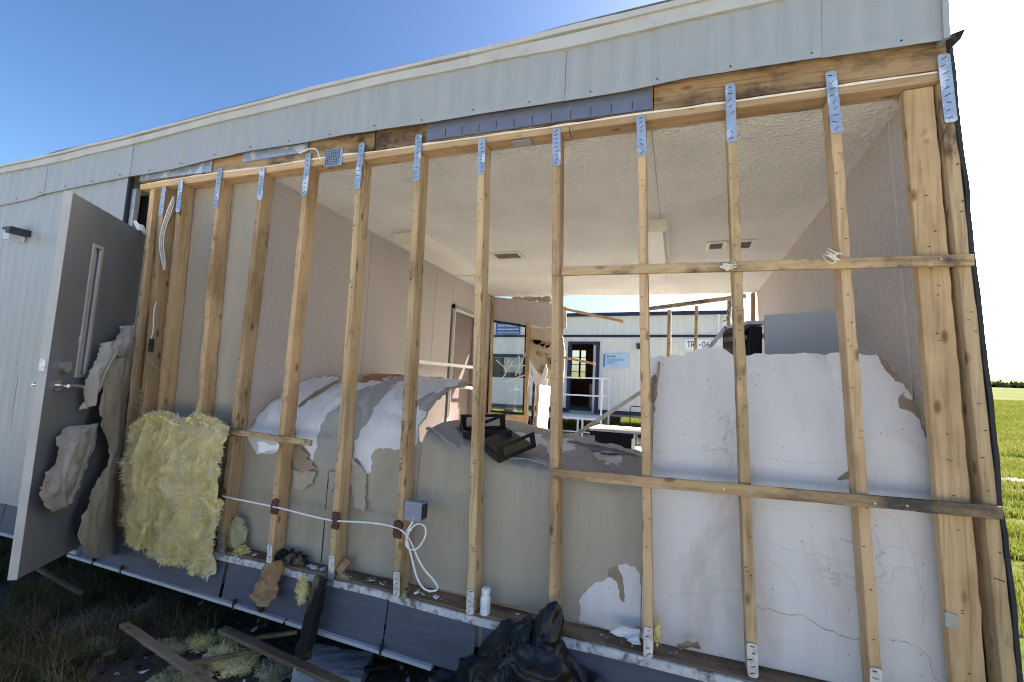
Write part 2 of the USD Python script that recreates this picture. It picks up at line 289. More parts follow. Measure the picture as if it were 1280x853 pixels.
# kraft paper back of wallboard: fine weave, long stains
def board(name, base, lo, hi, stain, stain_at, crack=None, weave=.05):
    n = {'g': ('geometry', {}), 'm1': ('mapping', {'scale': (90, 90, 3)}), 'm2': ('mapping', {'scale': (3, 3, 100)}), 'n1': ('noise_texture', {'scale': 1.0, 'detail': 3.0}), 'n2': ('noise_texture', {'scale': 1.0, 'detail': 3.0}),
         'a': ('math', {'math_type': 'add'}), 'h': ('math', {'math_type': 'multiply', 'value2': .5}), 'r': ('rgb_ramp', {'ramp': [(.35, lo), (.5, base), (.65, hi)]}),
         'm3': ('mapping', {'scale': (3.2, 3.2, 1.5)}), 'sn': ('noise_texture', {'scale': 1.0, 'detail': 8.0, 'roughness': .6, 'distortion': .6}), 'sr': ('rgb_ramp', {'ramp': [(stain_at[0], (0, 0, 0)), (stain_at[1], (1, 1, 1))]}),
         'm4': ('mapping', {'scale': (7, 7, .8)}), 'st': ('noise_texture', {'scale': 1.0, 'detail': 6.0, 'roughness': .6}), 'str': ('rgb_ramp', {'ramp': [(.3, (.90, .885, .86)), (.55, (1, 1, 1))]}), 'stm': ('mix', {'mix_type': 'multiply', 'fac': 1.0}), 'sx': ('mix', {'color2': stain}), 'b': ('bump', {'strength': weave, 'distance': .004}), 'p': ('principled_bsdf', {'roughness': .85, 'specular_ior_level': .2})}
    l = [('g.position', 'm1.vector'), ('g.position', 'm2.vector'), ('m1.vector', 'n1.vector'), ('m2.vector', 'n2.vector'), ('n1.fac', 'a.value1'), ('n2.fac', 'a.value2'), ('a.value', 'h.value1'), ('h.value', 'r.fac'),
         ('g.position', 'm3.vector'), ('m3.vector', 'sn.vector'), ('sn.fac', 'sr.fac'), ('sr.color', 'sx.fac'), ('g.position', 'm4.vector'), ('m4.vector', 'st.vector'), ('st.fac', 'str.fac'), ('r.color', 'stm.color1'), ('str.color', 'stm.color2'), ('stm.color', 'sx.color1'), ('h.value', 'b.height'), ('b.normal', 'p.normal')]
    out = 'sx.color'
    if crack:
        n |= {'wn': ('noise_texture', {'scale': 5.0, 'detail': 8.0, 'roughness': .65}), 'wm': ('mix', {'mix_type': 'linear_light', 'fac': .22}), 'v': ('voronoi_texture', {'feature': 'distance_to_edge', 'scale': 2.1}),
              'vr': ('rgb_ramp', {'ramp': [(.0015, (1, 1, 1)), (.005, (.35, .35, .35)), (.02, (0, 0, 0))]}), 'gn': ('noise_texture', {'scale': 2.0, 'detail': 3.0}), 'gr': ('rgb_ramp', {'ramp': [(.50, (0, 0, 0)), (.60, (.8, .8, .8))]}),
              'gm': ('mix', {'mix_type': 'multiply', 'fac': 1.0}), 'cx': ('mix', {'color2': crack}),
              'pv': ('voronoi_texture', {'scale': 16.0}), 'pr': ('rgb_ramp', {'ramp': [(.045, (.8, .8, .8)), (.075, (0, 0, 0))]}), 'px': ('mix', {'color2': (.38, .33, .28)})}
        l += [('g.position', 'wn.vector'), ('g.position', 'wm.color1'), ('wn.color', 'wm.color2'), ('wm.color', 'v.vector'), ('v.distance', 'vr.fac'), ('g.position', 'gn.vector'), ('gn.fac', 'gr.fac'), ('vr.color', 'gm.color1'), ('gr.color', 'gm.color2'),
              ('gm.color', 'cx.fac'), (out, 'cx.color1'), ('g.position', 'pv.vector'), ('pv.distance', 'pr.fac'), ('pr.color', 'px.fac'), ('cx.color', 'px.color1')]; out = 'px.color'
    l.append((out, 'p.base_color')); return mat(name, n, l)
board('kraft', (.42, .375, .295), (.412, .367, .288), (.428, .383, .302), (.30, .255, .185), (.54, .85))
board('white_paint', (.735, .705, .685), (.72, .69, .67), (.75, .72, .70), (.54, .45, .37), (.53, .78), crack=(.36, .31, .27), weave=.12)
board('white_face', (.735, .72, .705), (.715, .70, .69), (.755, .74, .725), (.60, .59, .58), (.6, .8), weave=.12)
# leaves and grass
def leafy(name, cols, tr=(.3, .4, .05)):
    mat(name, {'oi': ('object_info', {}), 'g': ('geometry', {}), 'n': ('noise_texture', {'scale': .7, 'detail': 4.0}), 'mx': ('math', {'math_type': 'multiply_add', 'value2': .45, 'value3': .28}), 'ad': ('math', {'math_type': 'add'}), 's': ('math', {'math_type': 'multiply', 'value2': .62}), 'r': ('rgb_ramp', {'ramp': cols}),
        'd': ('diffuse_bsdf', {}), 't': ('translucent_bsdf', {}), 'm': ('mix_closure', {'fac': .4})},
        [('g.position', 'n.vector'), ('oi.random', 'mx.value1'), ('mx.value', 'ad.value1'), ('n.fac', 'ad.value2'), ('ad.value', 's.value1'), ('s.value', 'r.fac'), ('r.color', 'd.color'), ('r.color', 't.color'), ('d.BSDF', 'm.closure1'), ('t.BSDF', 'm.closure2')], 'm.closure')
leafy('field_blade', [(.3, (.09, .14, .018)), (.55, (.16, .21, .03)), (.8, (.27, .25, .08))])
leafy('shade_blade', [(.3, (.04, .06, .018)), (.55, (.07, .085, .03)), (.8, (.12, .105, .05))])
leafy('dry_blade', [(.3, (.11, .085, .045)), (.6, (.22, .17, .095)), (.8, (.3, .24, .15))])
leafy('tree_leaf', [(.3, (.02, .034, .012)), (.7, (.05, .07, .025))])
mat('ground_mix', {'g': ('geometry', {}), 'n': ('noise_texture', {'scale': .16, 'detail': 9.0, 'roughness': .7}), 'n2': ('noise_texture', {'scale': 6.0, 'detail': 8.0, 'roughness': .75}), 'mp': ('mapping', {'scale': (.25, .8, 1)}), 'n3': ('noise_texture', {'scale': .5, 'detail': 6.0}),
     'r': ('rgb_ramp', {'ramp': [(.35, (.085, .115, .018)), (.52, (.125, .155, .025)), (.68, (.21, .19, .085))]}), 'r2': ('rgb_ramp', {'ramp': [(.3, (.45, .45, .45)), (.6, (1, 1, 1))]}), 'mm': ('mix', {'mix_type': 'multiply', 'fac': 1.0}),
     'r3': ('rgb_ramp', {'ramp': [(.66, (0, 0, 0)), (.72, (.8, .8, .8))]}), 'mx': ('mix', {'color2': (.30, .26, .20)}), 'b': ('bump', {'strength': .8, 'distance': .05}), 'p': ('principled_bsdf', {'roughness': 1.0, 'specular_ior_level': .1})},
    [('g.position', 'n.vector'), ('g.position', 'n2.vector'), ('g.position', 'mp.vector'), ('mp.vector', 'n3.vector'), ('n.fac', 'r.fac'), ('n2.fac', 'r2.fac'), ('r.color', 'mm.color1'), ('r2.color', 'mm.color2'), ('n3.fac', 'r3.fac'), ('r3.color', 'mx.fac'), ('mm.color', 'mx.color1'), ('mx.color', 'p.base_color'), ('n2.fac', 'b.height'), ('b.normal', 'p.normal')])
plain('pale_gravel', (.47, .455, .425), 1.0, var=.2, scale=10, bump=.5, bscale=45)
plain('gravel', (.42, .385, .33), 1.0, var=.35, scale=14, bump=.8, bscale=45)

# ------------------------------------------------------------------ ground
def sheet(xs, ys, dz=0.0, rough=0.0):
    X, Yy = np.meshgrid(xs, ys, indexing='ij'); Z = gz(X, Yy) + dz
    if rough: Z = Z + rough * (meshkit.fbm(np.stack([X * 1.7, Yy * 1.7, 0 * X], -1), 4, 3) - .5)
    return grid(np.stack([X, Yy, Z], -1))
big = np.r_[-900, -300, -100, -40, -20, np.arange(-12, 26, 1.0), 30, 40, 60, 100, 200, 400, 900]
top('ground', sheet(big, big), 'ground_mix', kind='structure')
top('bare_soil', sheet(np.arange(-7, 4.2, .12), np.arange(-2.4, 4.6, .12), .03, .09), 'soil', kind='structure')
top('gravel_yard', sheet(np.arange(-8, 6, .5), np.arange(4.8, 11.2, .4), .012, .015), 'gravel', kind='structure')
top('gravel_lot', sheet(np.arange(-40, 30, 1.0), np.arange(-40, -2.45, 1.0), .012, .015), 'pale_gravel', kind='structure')

#BODY
# ------------------------------------------------------------------ the torn-open office trailer
T = thing('office_trailer', 'long pale grey office trailer with its near wall torn open to bare studs', 'trailer', (0, 0, -.45))
def pl(pts):
    p = np.array(pts, float); return lambda x: np.interp(x, p[:, 0], p[:, 1])
FB = pl([(-6.5, 2.40), (-2.84, 2.433), (-2.3, 2.462), (-2.17, 2.484), (-1.19, 2.523), (-.75, 2.532), (-.35, 2.562), (-.04, 2.577), (.35, 2.572), (.7, 2.585), (1.24, 2.578), (1.6, 2.583), (1.97, 2.58), (2.3, 2.583), (2.575, 2.600), (3.06, 2.593), (3.7, 2.588)])
FT = pl([(-6.5, 2.67), (-2.9, 2.707), (-1.85, 2.728), (-.5, 2.792), (.9, 2.85), (2.01, 2.85), (3.05, 2.885), (3.7, 2.88)])
RT = pl([(-6.5, 2.74), (-2.93, 2.78), (-.98, 2.845), (.43, 2.925), (1.51, 2.945), (2.5, 2.985), (3.7, 3.02)])
def rib(x): return .006 * np.clip(1.6 * np.abs(np.sin(np.pi * x / .105)) - .5, 0, 1)
def clad(x0, x1, zlo, zhi, y, n=6, dent=.006, ribs=True, seed=0):
    xs = np.r_[x0, np.arange(x0 + .0075, x1 - .004, .0075), x1]
    P = np.zeros((len(xs), n, 3)); t = np.linspace(0, 1, n)
    for j in range(n):
        z = zlo(xs) + (zhi(xs) - zlo(xs)) * t[j]
        w = meshkit.fbm(np.stack([xs * 2.3, z * 2.3, 0 * xs + seed], -1), 3, 5) - .5
        P[:, j] = np.stack([xs, y - (rib(xs) if ribs else 0) - w * dent * 2 - (.002 if j == 0 else 0) * np.sin(xs * 3), z], -1)
    return grid(P, .0012)
seams = [-6.5, -5.2, -4.2, -3.19, -2.17, -1.18, -.193, .903, 2.0, 3.098, 3.508]
for i, (a, b) in enumerate(zip(seams[:-1], seams[1:])):
    part(T, 'fascia_panel', clad(a + .0008, b - .0008, lambda x: FB(x) + .001, lambda x: FT(x) + .004, -.035, seed=i), 'siding', smooth=40)
    part(T, 'fascia_drip_edge', clad(a + .0008, b - .0008, lambda x: FB(x) - .003, lambda x: FB(x) + (.036 if a > .5 else .010), -.0425, 3, ribs=False, seed=i), 'siding', smooth=40)
ls = [-6.5, -5.2, -4.2, -3.19, -2.175, -1.205]
for i, (a, b) in enumerate(zip(ls[:-1], ls[1:])):
    part(T, 'siding_panel', clad(a + .0008, b - .0008, lambda x: 0 * x + .116, lambda x: FB(x) + .02, -.026, 14, seed=20 + i), 'siding', smooth=40)
part(T, 'siding_edge_trim', box(-1.206, -1.186, -.032, .0, .1, 2.53), 'slot')
part(T, 'siding_edge_strip', box(-1.178, -1.135, -.012, .02, .1, 2.44), 'zinc')
xs = np.linspace(-6.5, 3.524, 90)
def rail(lo, hi, y0, y1, xs=xs, wob=.004, seed=1):
    w = (meshkit.noise(np.stack([xs * 3, 0 * xs, 0 * xs], -1), seed) - .5) * wob * 2
    return loft([[(x, y0, lo(x) + e), (x, y1, lo(x) + e), (x, y1, hi(x) + e), (x, y0, hi(x) + e)] for x, e in zip(xs, w)])
part(T, 'gutter_trim', rail(lambda x: FT(x) + .002, lambda x: FT(x) + (RT(x) - FT(x)) * .62, -.055, .1), 'roof_trim')
part(T, 'roof_edge', rail(lambda x: FT(x) + (RT(x) - FT(x)) * .64, lambda x: RT(x) - .012, -.068, .1, seed=3), 'roof_trim')
xr = np.linspace(-6.5, 3.52, 700)
part(T, 'roof_membrane', rail(lambda x: RT(x) - .012, lambda x: RT(x) - .004, -.058, .3, xr, .012, 5), 'roof_membrane')
part(T, 'roof', box(-6.5, 3.505, -.015, 4.16, 2.62, 2.70), 'roof_membrane')
sc = []
for x in np.arange(-5, 3.5, .31):
    s = trimesh.creation.icosphere(1, .004); s.apply_translation((x, -.046, FB(x) + .02 + .004 * math.sin(x * 9))); sc.append(s)
    if x < -1.3:
        s = trimesh.creation.icosphere(1, .0035); s.apply_translation((x, -.034, 1.15)); sc.append(s)
part(T, 'screw_heads', sc, 'slot', kind='stuff')
part(T, 'fascia_backing', rail(lambda x: FB(x) + .03, lambda x: FT(x) - .005, -.012, .0), 'felt')
part(T, 'corner_trim', box(3.502, 3.522, -.052, .06, 2.585, 2.96), 'siding')
part(T, 'bent_corner_scrap', prism([(0, 0), (.06, .018), (.045, -.02), (.012, -.055), (0, -.05)], (3.515, -.035, 2.60), (1, 0, 0), (0, 0, 1), .003), 'rotten_wood')

# --- header, plates and metal straps
def strip(name, xa, xb, lo, hi, y0, y1, m, seg=40, wob=.003, seed=2, label=None):
    part(T, name, rail(lo, hi, y0, y1, np.linspace(xa, xb, seg), wob, seed), m, label=label)
strip('header_board', -1.12, -.5, lambda x: 0 * x + 2.487, lambda x: 0 * x + 2.62, .004, .045, 'weathered_header', 60, .006, 3)
strip('header_board', -.49, .86, lambda x: 0 * x + 2.488, lambda x: 0 * x + 2.62, .006, .045, 'pine_stained', 90, .006, 4)
strip('header_board', .87, 2.42, lambda x: 0 * x + 2.489, lambda x: 0 * x + 2.62, .008, .045, 'weathered_header', 90, .006, 5)
strip('header_board', 2.425, 3.534, lambda x: 0 * x + 2.488, lambda x: 0 * x + 2.62, .004, .045, 'weathered_header', 80, .006, 6)
strip('top_plate', -1.12, .42, lambda x: 2.437 + 0 * x, lambda x: 2.476 + 0 * x, 0, .092, 'pine_along', 60, .002, 7)
strip('top_plate', .424, 2.02, lambda x: 2.439 + 0 * x, lambda x: 2.478 + 0 * x, .001, .092, 'pine_along', 60, .002, 8)
strip('top_plate', 2.024, 3.534, lambda x: 2.442 + 0 * x, lambda x: 2.482 + 0 * x, 0, .092, 'pine_along', 60, .002, 9)
strip('torn_plate_edge', -1.05, 3.5, lambda x: 2.474 + 0 * x, lambda x: 2.479 + .007 * meshkit.noise(np.stack([np.atleast_1d(x) * 9, 0 * np.atleast_1d(x), 0 * np.atleast_1d(x)], -1), 3)[0], -.002, .006, 'fresh_tear', 400, .004, 10)
strip('blue_metal_strip', 1.215, 2.415, lambda x: 2.494 + 0 * x, lambda x: 2.595 + 0 * x, -.006, .002, 'blue_steel', 20, .002, 11, 'blue grey sheet metal strip with cut marks')
strip('grey_metal_strip', -1.13, -.42, lambda x: 2.492 + .0 * x, lambda x: FB(x) + .02, -.004, .0, 'blue_film', 30, .008, 12, 'bent grey metal strip')
strip('grey_metal_strip', -.15, .38, lambda x: 2.53 + .02 * x, lambda x: FB(x) + .02, -.004, .0, 'blue_film', 30, .006, 13, 'bent grey metal strip')
for x in np.arange(1.33, 2.4, .0995):
    part(T, 'cut_mark', box(x, x + .003, -.0075, -.004, 2.503, 2.545), 'slot')
# truss plate
a = atY(407, 190, -.003); b = atY(427, 206, -.003)
part(T, 'truss_plate', box(a[0], b[0], -.004, .006, b[2], a[2] + .01), 'zinc')
part(T, 'truss_plate_teeth', [box(a[0] + .006 + i * .0135, a[0] + .011 + i * .0135, -.0065, -.003, b[2] + .006 + j * .014, b[2] + .014 + j * .014) for i in range(int((b[0] - a[0] - .008) / .0135)) for j in range(int((a[2] + .004 - b[2]) / .014))], 'slot', kind='stuff')
a = atY(641, 182, .03)
part(T, 'dark_plate', box(a[0], a[0] + .10, .012, .07, 2.430, 2.4365), 'steel_grey')

def slab(p0, p1, w, t, m, name, slots, label=None, film=True):
    """metal strap with round ends from p1 (low) to p0 (high), in front of the wood; p0, p1: points of its middle"""
    p0, p1 = np.array(p0), np.array(p1); u = p0 - p1; L = np.linalg.norm(u); u /= L
    uy = u; ux = np.cross(uy, [0, -1, 0]); ux = -ux / np.linalg.norm(ux)
    if ux[0] < 0: ux = -ux
    q = sbox(-w / 2 + .012, .012, w / 2 - .012, L - .012).buffer(.012)
    nn = np.cross(ux, uy)
    s = part(T, name, prism(q, p1 - nn * 0 + np.array([0, -.002, 0]), ux, uy, t if nn[1] < 0 else -t), m, label=label)
    o = p1 + np.array([0, -.0035, 0]); k = []
    for y in slots:
        y = y * L; tilt = .004 * rng.normal()
        ws = w * rng.uniform(.12, .24); ox = rng.normal(0, .003); k.append(prism([(-ws + ox, y - .0025 + tilt), (ws + ox, y - tilt), (ws + ox, y + .0035 - tilt), (-ws + ox, y + .001 + tilt)], o, ux, uy, .001)) if rng.random() < .88 else None
    part(T, name + '_slots', [x for x in k if x is not None], 'slot', kind='stuff')
    return s
TOPS = [(205.9, 234.4, 200.9, 270), (226.9, 225.9, 222.4, 265.3), (275.7, 210.9, 269.3, 260.6), (328.4, 209, 325, 250.3), (386.3, 192.2, 380.3, 244.7), (453, 179.1, 446, 236.9), (524, 168.4, 520, 226.6), (602.5, 172.8, 601.6, 218),
        (695.7, 161.3, 695.9, 207.8), (800.7, 145, 802.8, 195.4), (912.5, 105, 914.7, 178.7), (1038, 90, 1046, 167), (1178.8, 68.2, 1188.6, 153.5)]
for (a, b, c, d) in TOPS:
    slab(atY(a, b, -.008), atY(c, d, -.008), .041, .0016, 'blue_film', 'hanger_strap', np.linspace(.07, .93, 9))
BOTS = [(275.7, 664.2, 279, 696.2), (338, 680.2, 337, 703.8), (415.2, 694.4, 414.2, 730.5), (496.3, 714.8, 495.9, 745.5), (588.6, 736.4, 587.4, 768.4), (691, 760.7, 690.1, 796.7), (810.2, 784.4, 810.2, 822.2), (939.7, 803.9, 941.4, 846.9), (1094.4, 834.8, 1096, 880)]
for (a, b, c, d) in BOTS:
    slab(atY(a, b, -.006), atY(c, d, -.016), .038, .0016, 'zinc', 'base_strap', np.linspace(.12, .9, 5))

# --- studs
tops = [(327.4, 217.5), (383.5, 210), (450.6, 194.7), (522.8, 186.3), (602.1, 174), (695.7, 160.3), (801.6, 146.3), (913.8, 131.3), (1041.5, 116.3)]
bots = [(275.7, 664.2), (338, 680.2), (415.2, 694.4), (496.3, 714.8), (588.6, 736.4), (691, 760.7), (810.2, 784.4), (939.7, 803.9), (1094.4, 834.8)]
def stud(xt, xb, w=.038, d=.089, y=0, z0=.08, z1=2.437, rough=.0038, seed=0, m='pine_upright', name='stud', notch=(1.715, .79), label=None):
    s = 44
    mm = beam((xb, y, z0), (xt, y, z1), w, d, up=(0, 1, 0), rough=rough, seg=s, seed=seed, centre=False, cham=.0025)
    if notch:
        try:
            A = manifold3d.Manifold(manifold3d.Mesh(np.asarray(mm.vertices, np.float32), np.asarray(mm.faces, np.uint32)))
            for nz in notch:
                x = xb + (xt - xb) * (nz - z0) / (z1 - z0)
                c = manifold3d.Manifold.cube((w + .02, .012, .007)).translate((x - w / 2 - .01, y - .006, nz + .012 * math.sin(seed * 5)))
                A = A - c
            if A.num_tri() > 50: mm = tm(A)
        except Exception as e: print('notch', e)
    p = part(T, name, mm, m, label=label)
    k = []
    for _ in range(16):
        z = rng.uniform(.2, 2.2); x = xb + (xt - xb) * (z - z0) / (z1 - z0) + rng.uniform(-.012, .012)
        k.append(box(x - .004, x + .004, y - .0022, y, z, z + .0025) if rng.random() < .6 else box(x - .0012, x + .0012, y - .014, y, z, z + .0025))
    part(T, 'staples', k, 'slot', kind='stuff')
    return p
XS = []
for i, (t, b) in enumerate(zip(tops, bots)):
    A, B = atY(*t), atY(*b); sl = (A[0] - B[0]) / (A[2] - B[2]); xb = B[0] + sl * (.08 - B[2]); xt = B[0] + sl * (2.437 - B[2]); XS.append((xt, xb))
    stud(xt, xb, seed=i + 1, m='pine_upright_stained' if i in (0, 2, 3, 4, 7) else 'pine_upright')
stud(-.348, -.265, seed=31, rough=.011, label='ragged stud with split edges', notch=())
stud(-.706, -.625, seed=32, notch=()); stud(-.872, -.79, seed=33, notch=()); stud(-1.02, -.93, seed=35, w=.05, notch=(), y=.02)
stud(-.955, -.88, seed=34, y=.05, w=.11, d=.04, m='pine_upright_stained', name='door_jamb', notch=())
# corner post: a wide recessed post and the end stud
stud(3.447, 3.540, w=.100, d=.04, y=.025, seed=40, m='pine_upright', name='corner_post', notch=(), label='wide knotty corner post')
stud(3.522, 3.643, w=.042, d=.09, y=0, seed=41, m='pine_upright_stained', name='end_stud', notch=(.79,))
zs9 = np.linspace(-.1, 2.58, 90); e9 = (meshkit.fbm(np.stack([zs9 * 6, 0 * zs9, 0 * zs9], -1), 3, 4) - .5) * .012; xe = 3.664 - (zs9 - .08) * .0505
part(T, 'sheathing_edge', loft([[(x + e, -.004, z), (x + .013 + e, -.004, z), (x + .013 + e, .12, z), (x + e, .12, z)] for z, x, e in zip(zs9, xe, e9)]), 'felt')
part(T, 'end_wall_sheathing', loft([[(x - .002, .1, z), (x + .010, .1, z), (x + .010, 4.15, z), (x - .002, 4.15, z)] for z, x in zip(zs9, xe)]), 'siding')
a = atY(1200, 770, .05)
part(T, 'bent_bracket', [box(3.478, 3.506, .019, .0245, .38, .43), box(3.468, 3.482, .014, .026, .385, .435)], 'steel_grey')

# --- horizontal girts
def girt(pa, pb, h, name, m, label, seed):
    A, B = atY(*pa, -.012), atY(*pb, -.012)
    part(T, name, beam(A, B, h, .020, up=(0, 1, 0), rough=.0025, seg=50, seed=seed), m, label=label)
    for t in np.sort(rng.uniform(.05, .95, 4)):
        p = A + (B - A) * t
        s = trimesh.creation.cylinder(.004, .005, sections=8); s.apply_transform(trimesh.transformations.rotation_matrix(np.pi / 2, (1, 0, 0))); s.apply_translation((p[0], -.024, p[2] + rng.uniform(-.008, .008)))
        part(T, 'bolt_head', s, 'zinc')
girt((703, 339.5), (1216, 325.5), .042, 'girt', 'pine_stained', 'upper horizontal girt with dark stains', 3)
girt((692, 592), (1252, 641), .045, 'girt', 'pine_burnt', 'lower horizontal girt burnt dark at its right end', 4)
girt((279, 538), (389, 554), .032, 'girt', 'pine_stained', 'short broken girt at the insulation', 5)
a, b = atY(1120, 627, -.0235), atY(1252, 643, -.0235)

# --- sill, flashing, dark band
FHi = pl([(-1.2, .112), (.2, .108), (1.1, .105), (1.69, .082), (2.5, .074), (2.9, .07), (3.6, .06)])
FLo = lambda x: FHi(x) - .046
BLo = pl([(-1.3, -.095), (-.12, -.126), (.77, -.149), (1.47, -.173), (3.6, -.20)])
strip('sill_plate', -1.18, .62, lambda x: FHi(x) - .034, lambda x: FHi(x) - .002, .004, .125, 'sill_wood', 50, .003, 20)
strip('sill_plate', .625, 3.57, lambda x: FHi(x) - .034, lambda x: FHi(x) - .002, .004, .125, 'sill_wood', 80, .003, 21)
strip('sill_flashing', -.66, 1.19, FLo, lambda x: FHi(x) - .012, -.016, -.002, 'flashing', 60, .0025, 22)
strip('sill_flashing', 1.194, 1.80, FLo, lambda x: FHi(x) - .012, -.017, -.002, 'flashing', 30, .0025, 23)
strip('sill_flashing', 1.99, 2.95, FLo, lambda x: FHi(x) - .010, -.018, -.002, 'flashing', 40, .0025, 24)
strip('sill_flashing', 2.80, 3.57, lambda x: FLo(x) - .01, lambda x: FHi(x) - .022, -.024, -.018, 'flashing', 40, .0025, 25)
def band(a, b, lo, hi, y=-.012, n=14, seed=0):
    xs = np.arange(a, b, .03); t = np.linspace(0, 1, n); P = np.zeros((len(xs), n, 3))
    for j in range(n):
        z = lo(xs) + (hi(xs) - lo(xs)) * t[j]; P[:, j] = np.stack([xs, y - .0015 * (j % 2) - .008 * (meshkit.fbm(np.stack([xs * 3, z * 3, 0 * xs + seed], -1), 3) - .5) - .03 * (1 - t[j]), z], -1)
    return grid(P, .002)
for i, (a, b) in enumerate([(-1.3, .1), (.105, 1.19), (1.195, 1.70), (1.705, 2.9), (2.905, 3.58)]):
    part(T, 'skirt_band', band(a, b, BLo, lambda x: FLo(x) + .01, seed=i), 'band', smooth=30)
for i, (a, b) in enumerate([(-6.5, -4.2), (-4.19, -2.12), (-2.11, -1.18)]):
    part(T, 'skirt_band', band(a, b, lambda x: -.07 + 0 * x, lambda x: .118 + 0 * x, seed=9 + i), 'band', smooth=30)
    strip('skirt_trim', a, b, lambda x: -.086 + 0 * x, lambda x: -.066 + 0 * x, -.062, -.04, 'white_trim')
strip('skirt_trim', -1.26, .58, lambda x: BLo(x) - .014, lambda x: BLo(x) + .004, -.066, -.04, 'white_trim', 60, .003)
strip('skirt_trim', .60, 1.475, lambda x: BLo(x) - .014, lambda x: BLo(x) + .004, -.066, -.04, 'white_trim', 30, .003)
for x in (-1.0, -.73, .22, .77, 1.19): part(T, 'trim_clip', box(x, x + .012, -.069, -.05, BLo(x) - .022, BLo(x) + .03), 'slot')
part(T, 'floor_deck', box(-6.5, 3.56, .02, 4.12, -.08, .055), 'floor_vinyl')
part(T, 'underbelly', box(-6.5, 3.55, .06, 4.1, -.13, -.085), 'felt')
for y in (.55, 3.3): part(T, 'chassis_beam', [box(-6.5, 3.5, y - .06, y + .06, -.37, -.36), box(-6.5, 3.5, y - .005, y + .005, -.36, -.15), box(-6.5, 3.5, y - .06, y + .06, -.15, -.131)], 'felt')
for x in (-4.5, -2.0, .9, 3.2): part(T, 'pier_block', [box(x - .1, x + .1, .42, .68, -.47, -.372)], 'concrete')
part(T, 'rear_skirt', box(-6.5, 3.5, 4.0, 4.02, -.5, -.14), 'felt')

# --- interior: ceiling, walls
sx = atZ(544, 202, 2.45)[0]
cb = [-.02, sx - .0015, sx + 1.22, 3.475]
for a, b in zip(cb[:-1], cb[1:]):
    n = 60; xs2 = np.linspace(a + .0015, b - .0015, n); e = 4.14 + .06 * (meshkit.fbm(np.stack([xs2 * 9, 0 * xs2, 0 * xs2], -1), 4, 4) - .5)
    f0 = .10 + .05 * np.maximum(0, meshkit.fbm(np.stack([xs2 * 5, 0 * xs2 + 4, 0 * xs2], -1), 4, 8) - .5)
    part(T, 'ceiling_panel', loft([[(x, f, 2.451), (x, y, 2.451), (x, y, 2.463), (x, f, 2.463)] for x, y, f in zip(xs2, e, f0)]), 'ceiling')
    part(T, 'torn_ceiling_edge', loft([[(x, .03, 2.4545), (x, f + .02, 2.4545), (x, f + .02, 2.46), (x, .03, 2.46)] for x, f in zip(xs2, f0)]), 'brown_paper')
ry = [.125, .30, .92, 1.54, 2.2, 2.86, 3.5, 4.14]
RX = lambda z: 3.445 + .048 * (2.45 - z)
def leanbox(o0, o1, y0, y1, z0=.06, z1=2.452): return loft([[(RX(z) + o0, y0, z), (RX(z) + o1, y0, z), (RX(z) + o1, y1, z), (RX(z) + o0, y1, z)] for z in (z0, z1)])
for a, b in zip(ry[:-1], ry[1:]): part(T, 'right_wall_panel', leanbox(0, .012, a + .002, b - .002), 'vinyl_wall')
part(T, 'wall_batten', leanbox(-.004, .001, .296, .304), 'siding_trim'); part(T, 'right_wall_core', leanbox(.0135, .085, .16, 4.13), 'felt')
part(T, 'right_wall_rear_stud', box(3.38, 3.42, 4.08, 4.16, .06, 2.44), 'pine_upright_stained')
ly = [.105, 1.2, 2.385, 2.80]
for a, b in zip(ly[:-1], ly[1:]): part(T, 'left_wall_panel', box(-.012, 0, a + .003, b - .003, .06, 2.452), 'vinyl_wall')
part(T, 'left_wall_panel', box(-.012, 0, 2.803, 3.62, 2.10, 2.452), 'vinyl_wall'); part(T, 'left_wall_panel', box(-.012, 0, 3.623, 4.12, .06, 2.452), 'vinyl_wall')
part(T, 'left_wall_core', [box(-.09, -.0135, .11, 2.86, .06, 2.45), box(-.09, -.0135, 2.86, 3.56, 2.06, 2.45), box(-.09, -.0135, 3.56, 4.1, .06, 2.45)], 'felt')
part(T, 'door_casing', [box(-.1, .014, 2.83, 2.88, .06, 2.11), box(-.1, .014, 3.54, 3.59, .06, 2.11), box(-.1, .014, 2.83, 3.59, 2.06, 2.112)], 'door_trim')
part(T, 'casing_edge', [box(-.05, .019, 2.88, 2.892, .06, 2.06), box(-.05, .019, 2.88, 3.54, 2.048, 2.06)], 'white_bar')
part(T, 'inner_door', box(-.07, -.04, 2.89, 3.54, .06, 2.05), 'inner_door')
bx = [-.99, -.68, -.31, -.02]
for a, b in zip(bx[:-1], bx[1:]): part(T, 'lining_board', box(a + .002, b - .002, .0935, .104, .1, 2.437), 'kraft')
part(T, 'back_partition', box(-1.0, -.1, .6, .62, .06, 2.44), 'felt'); part(T, 'far_room_fill', box(-6.4, -1.02, .1, .12, .06, 2.44), 'felt')

# --- wall lamp by the door
a = atY(28, 291, -.03)
L = part(T, 'wall_lamp', [box(a[0], a[0] + .115, -.15, -.03, a[2] - .012, a[2] + .006), box(a[0] + .07, a[0] + .12, -.16, -.031, a[2] - .045, a[2] - .012)], 'black_lamp')
part(L, 'lens', box(a[0] - .01, a[0] + .068, -.135, -.04, a[2] - .085, a[2] - .013), 'lamp_lens', smooth=30)

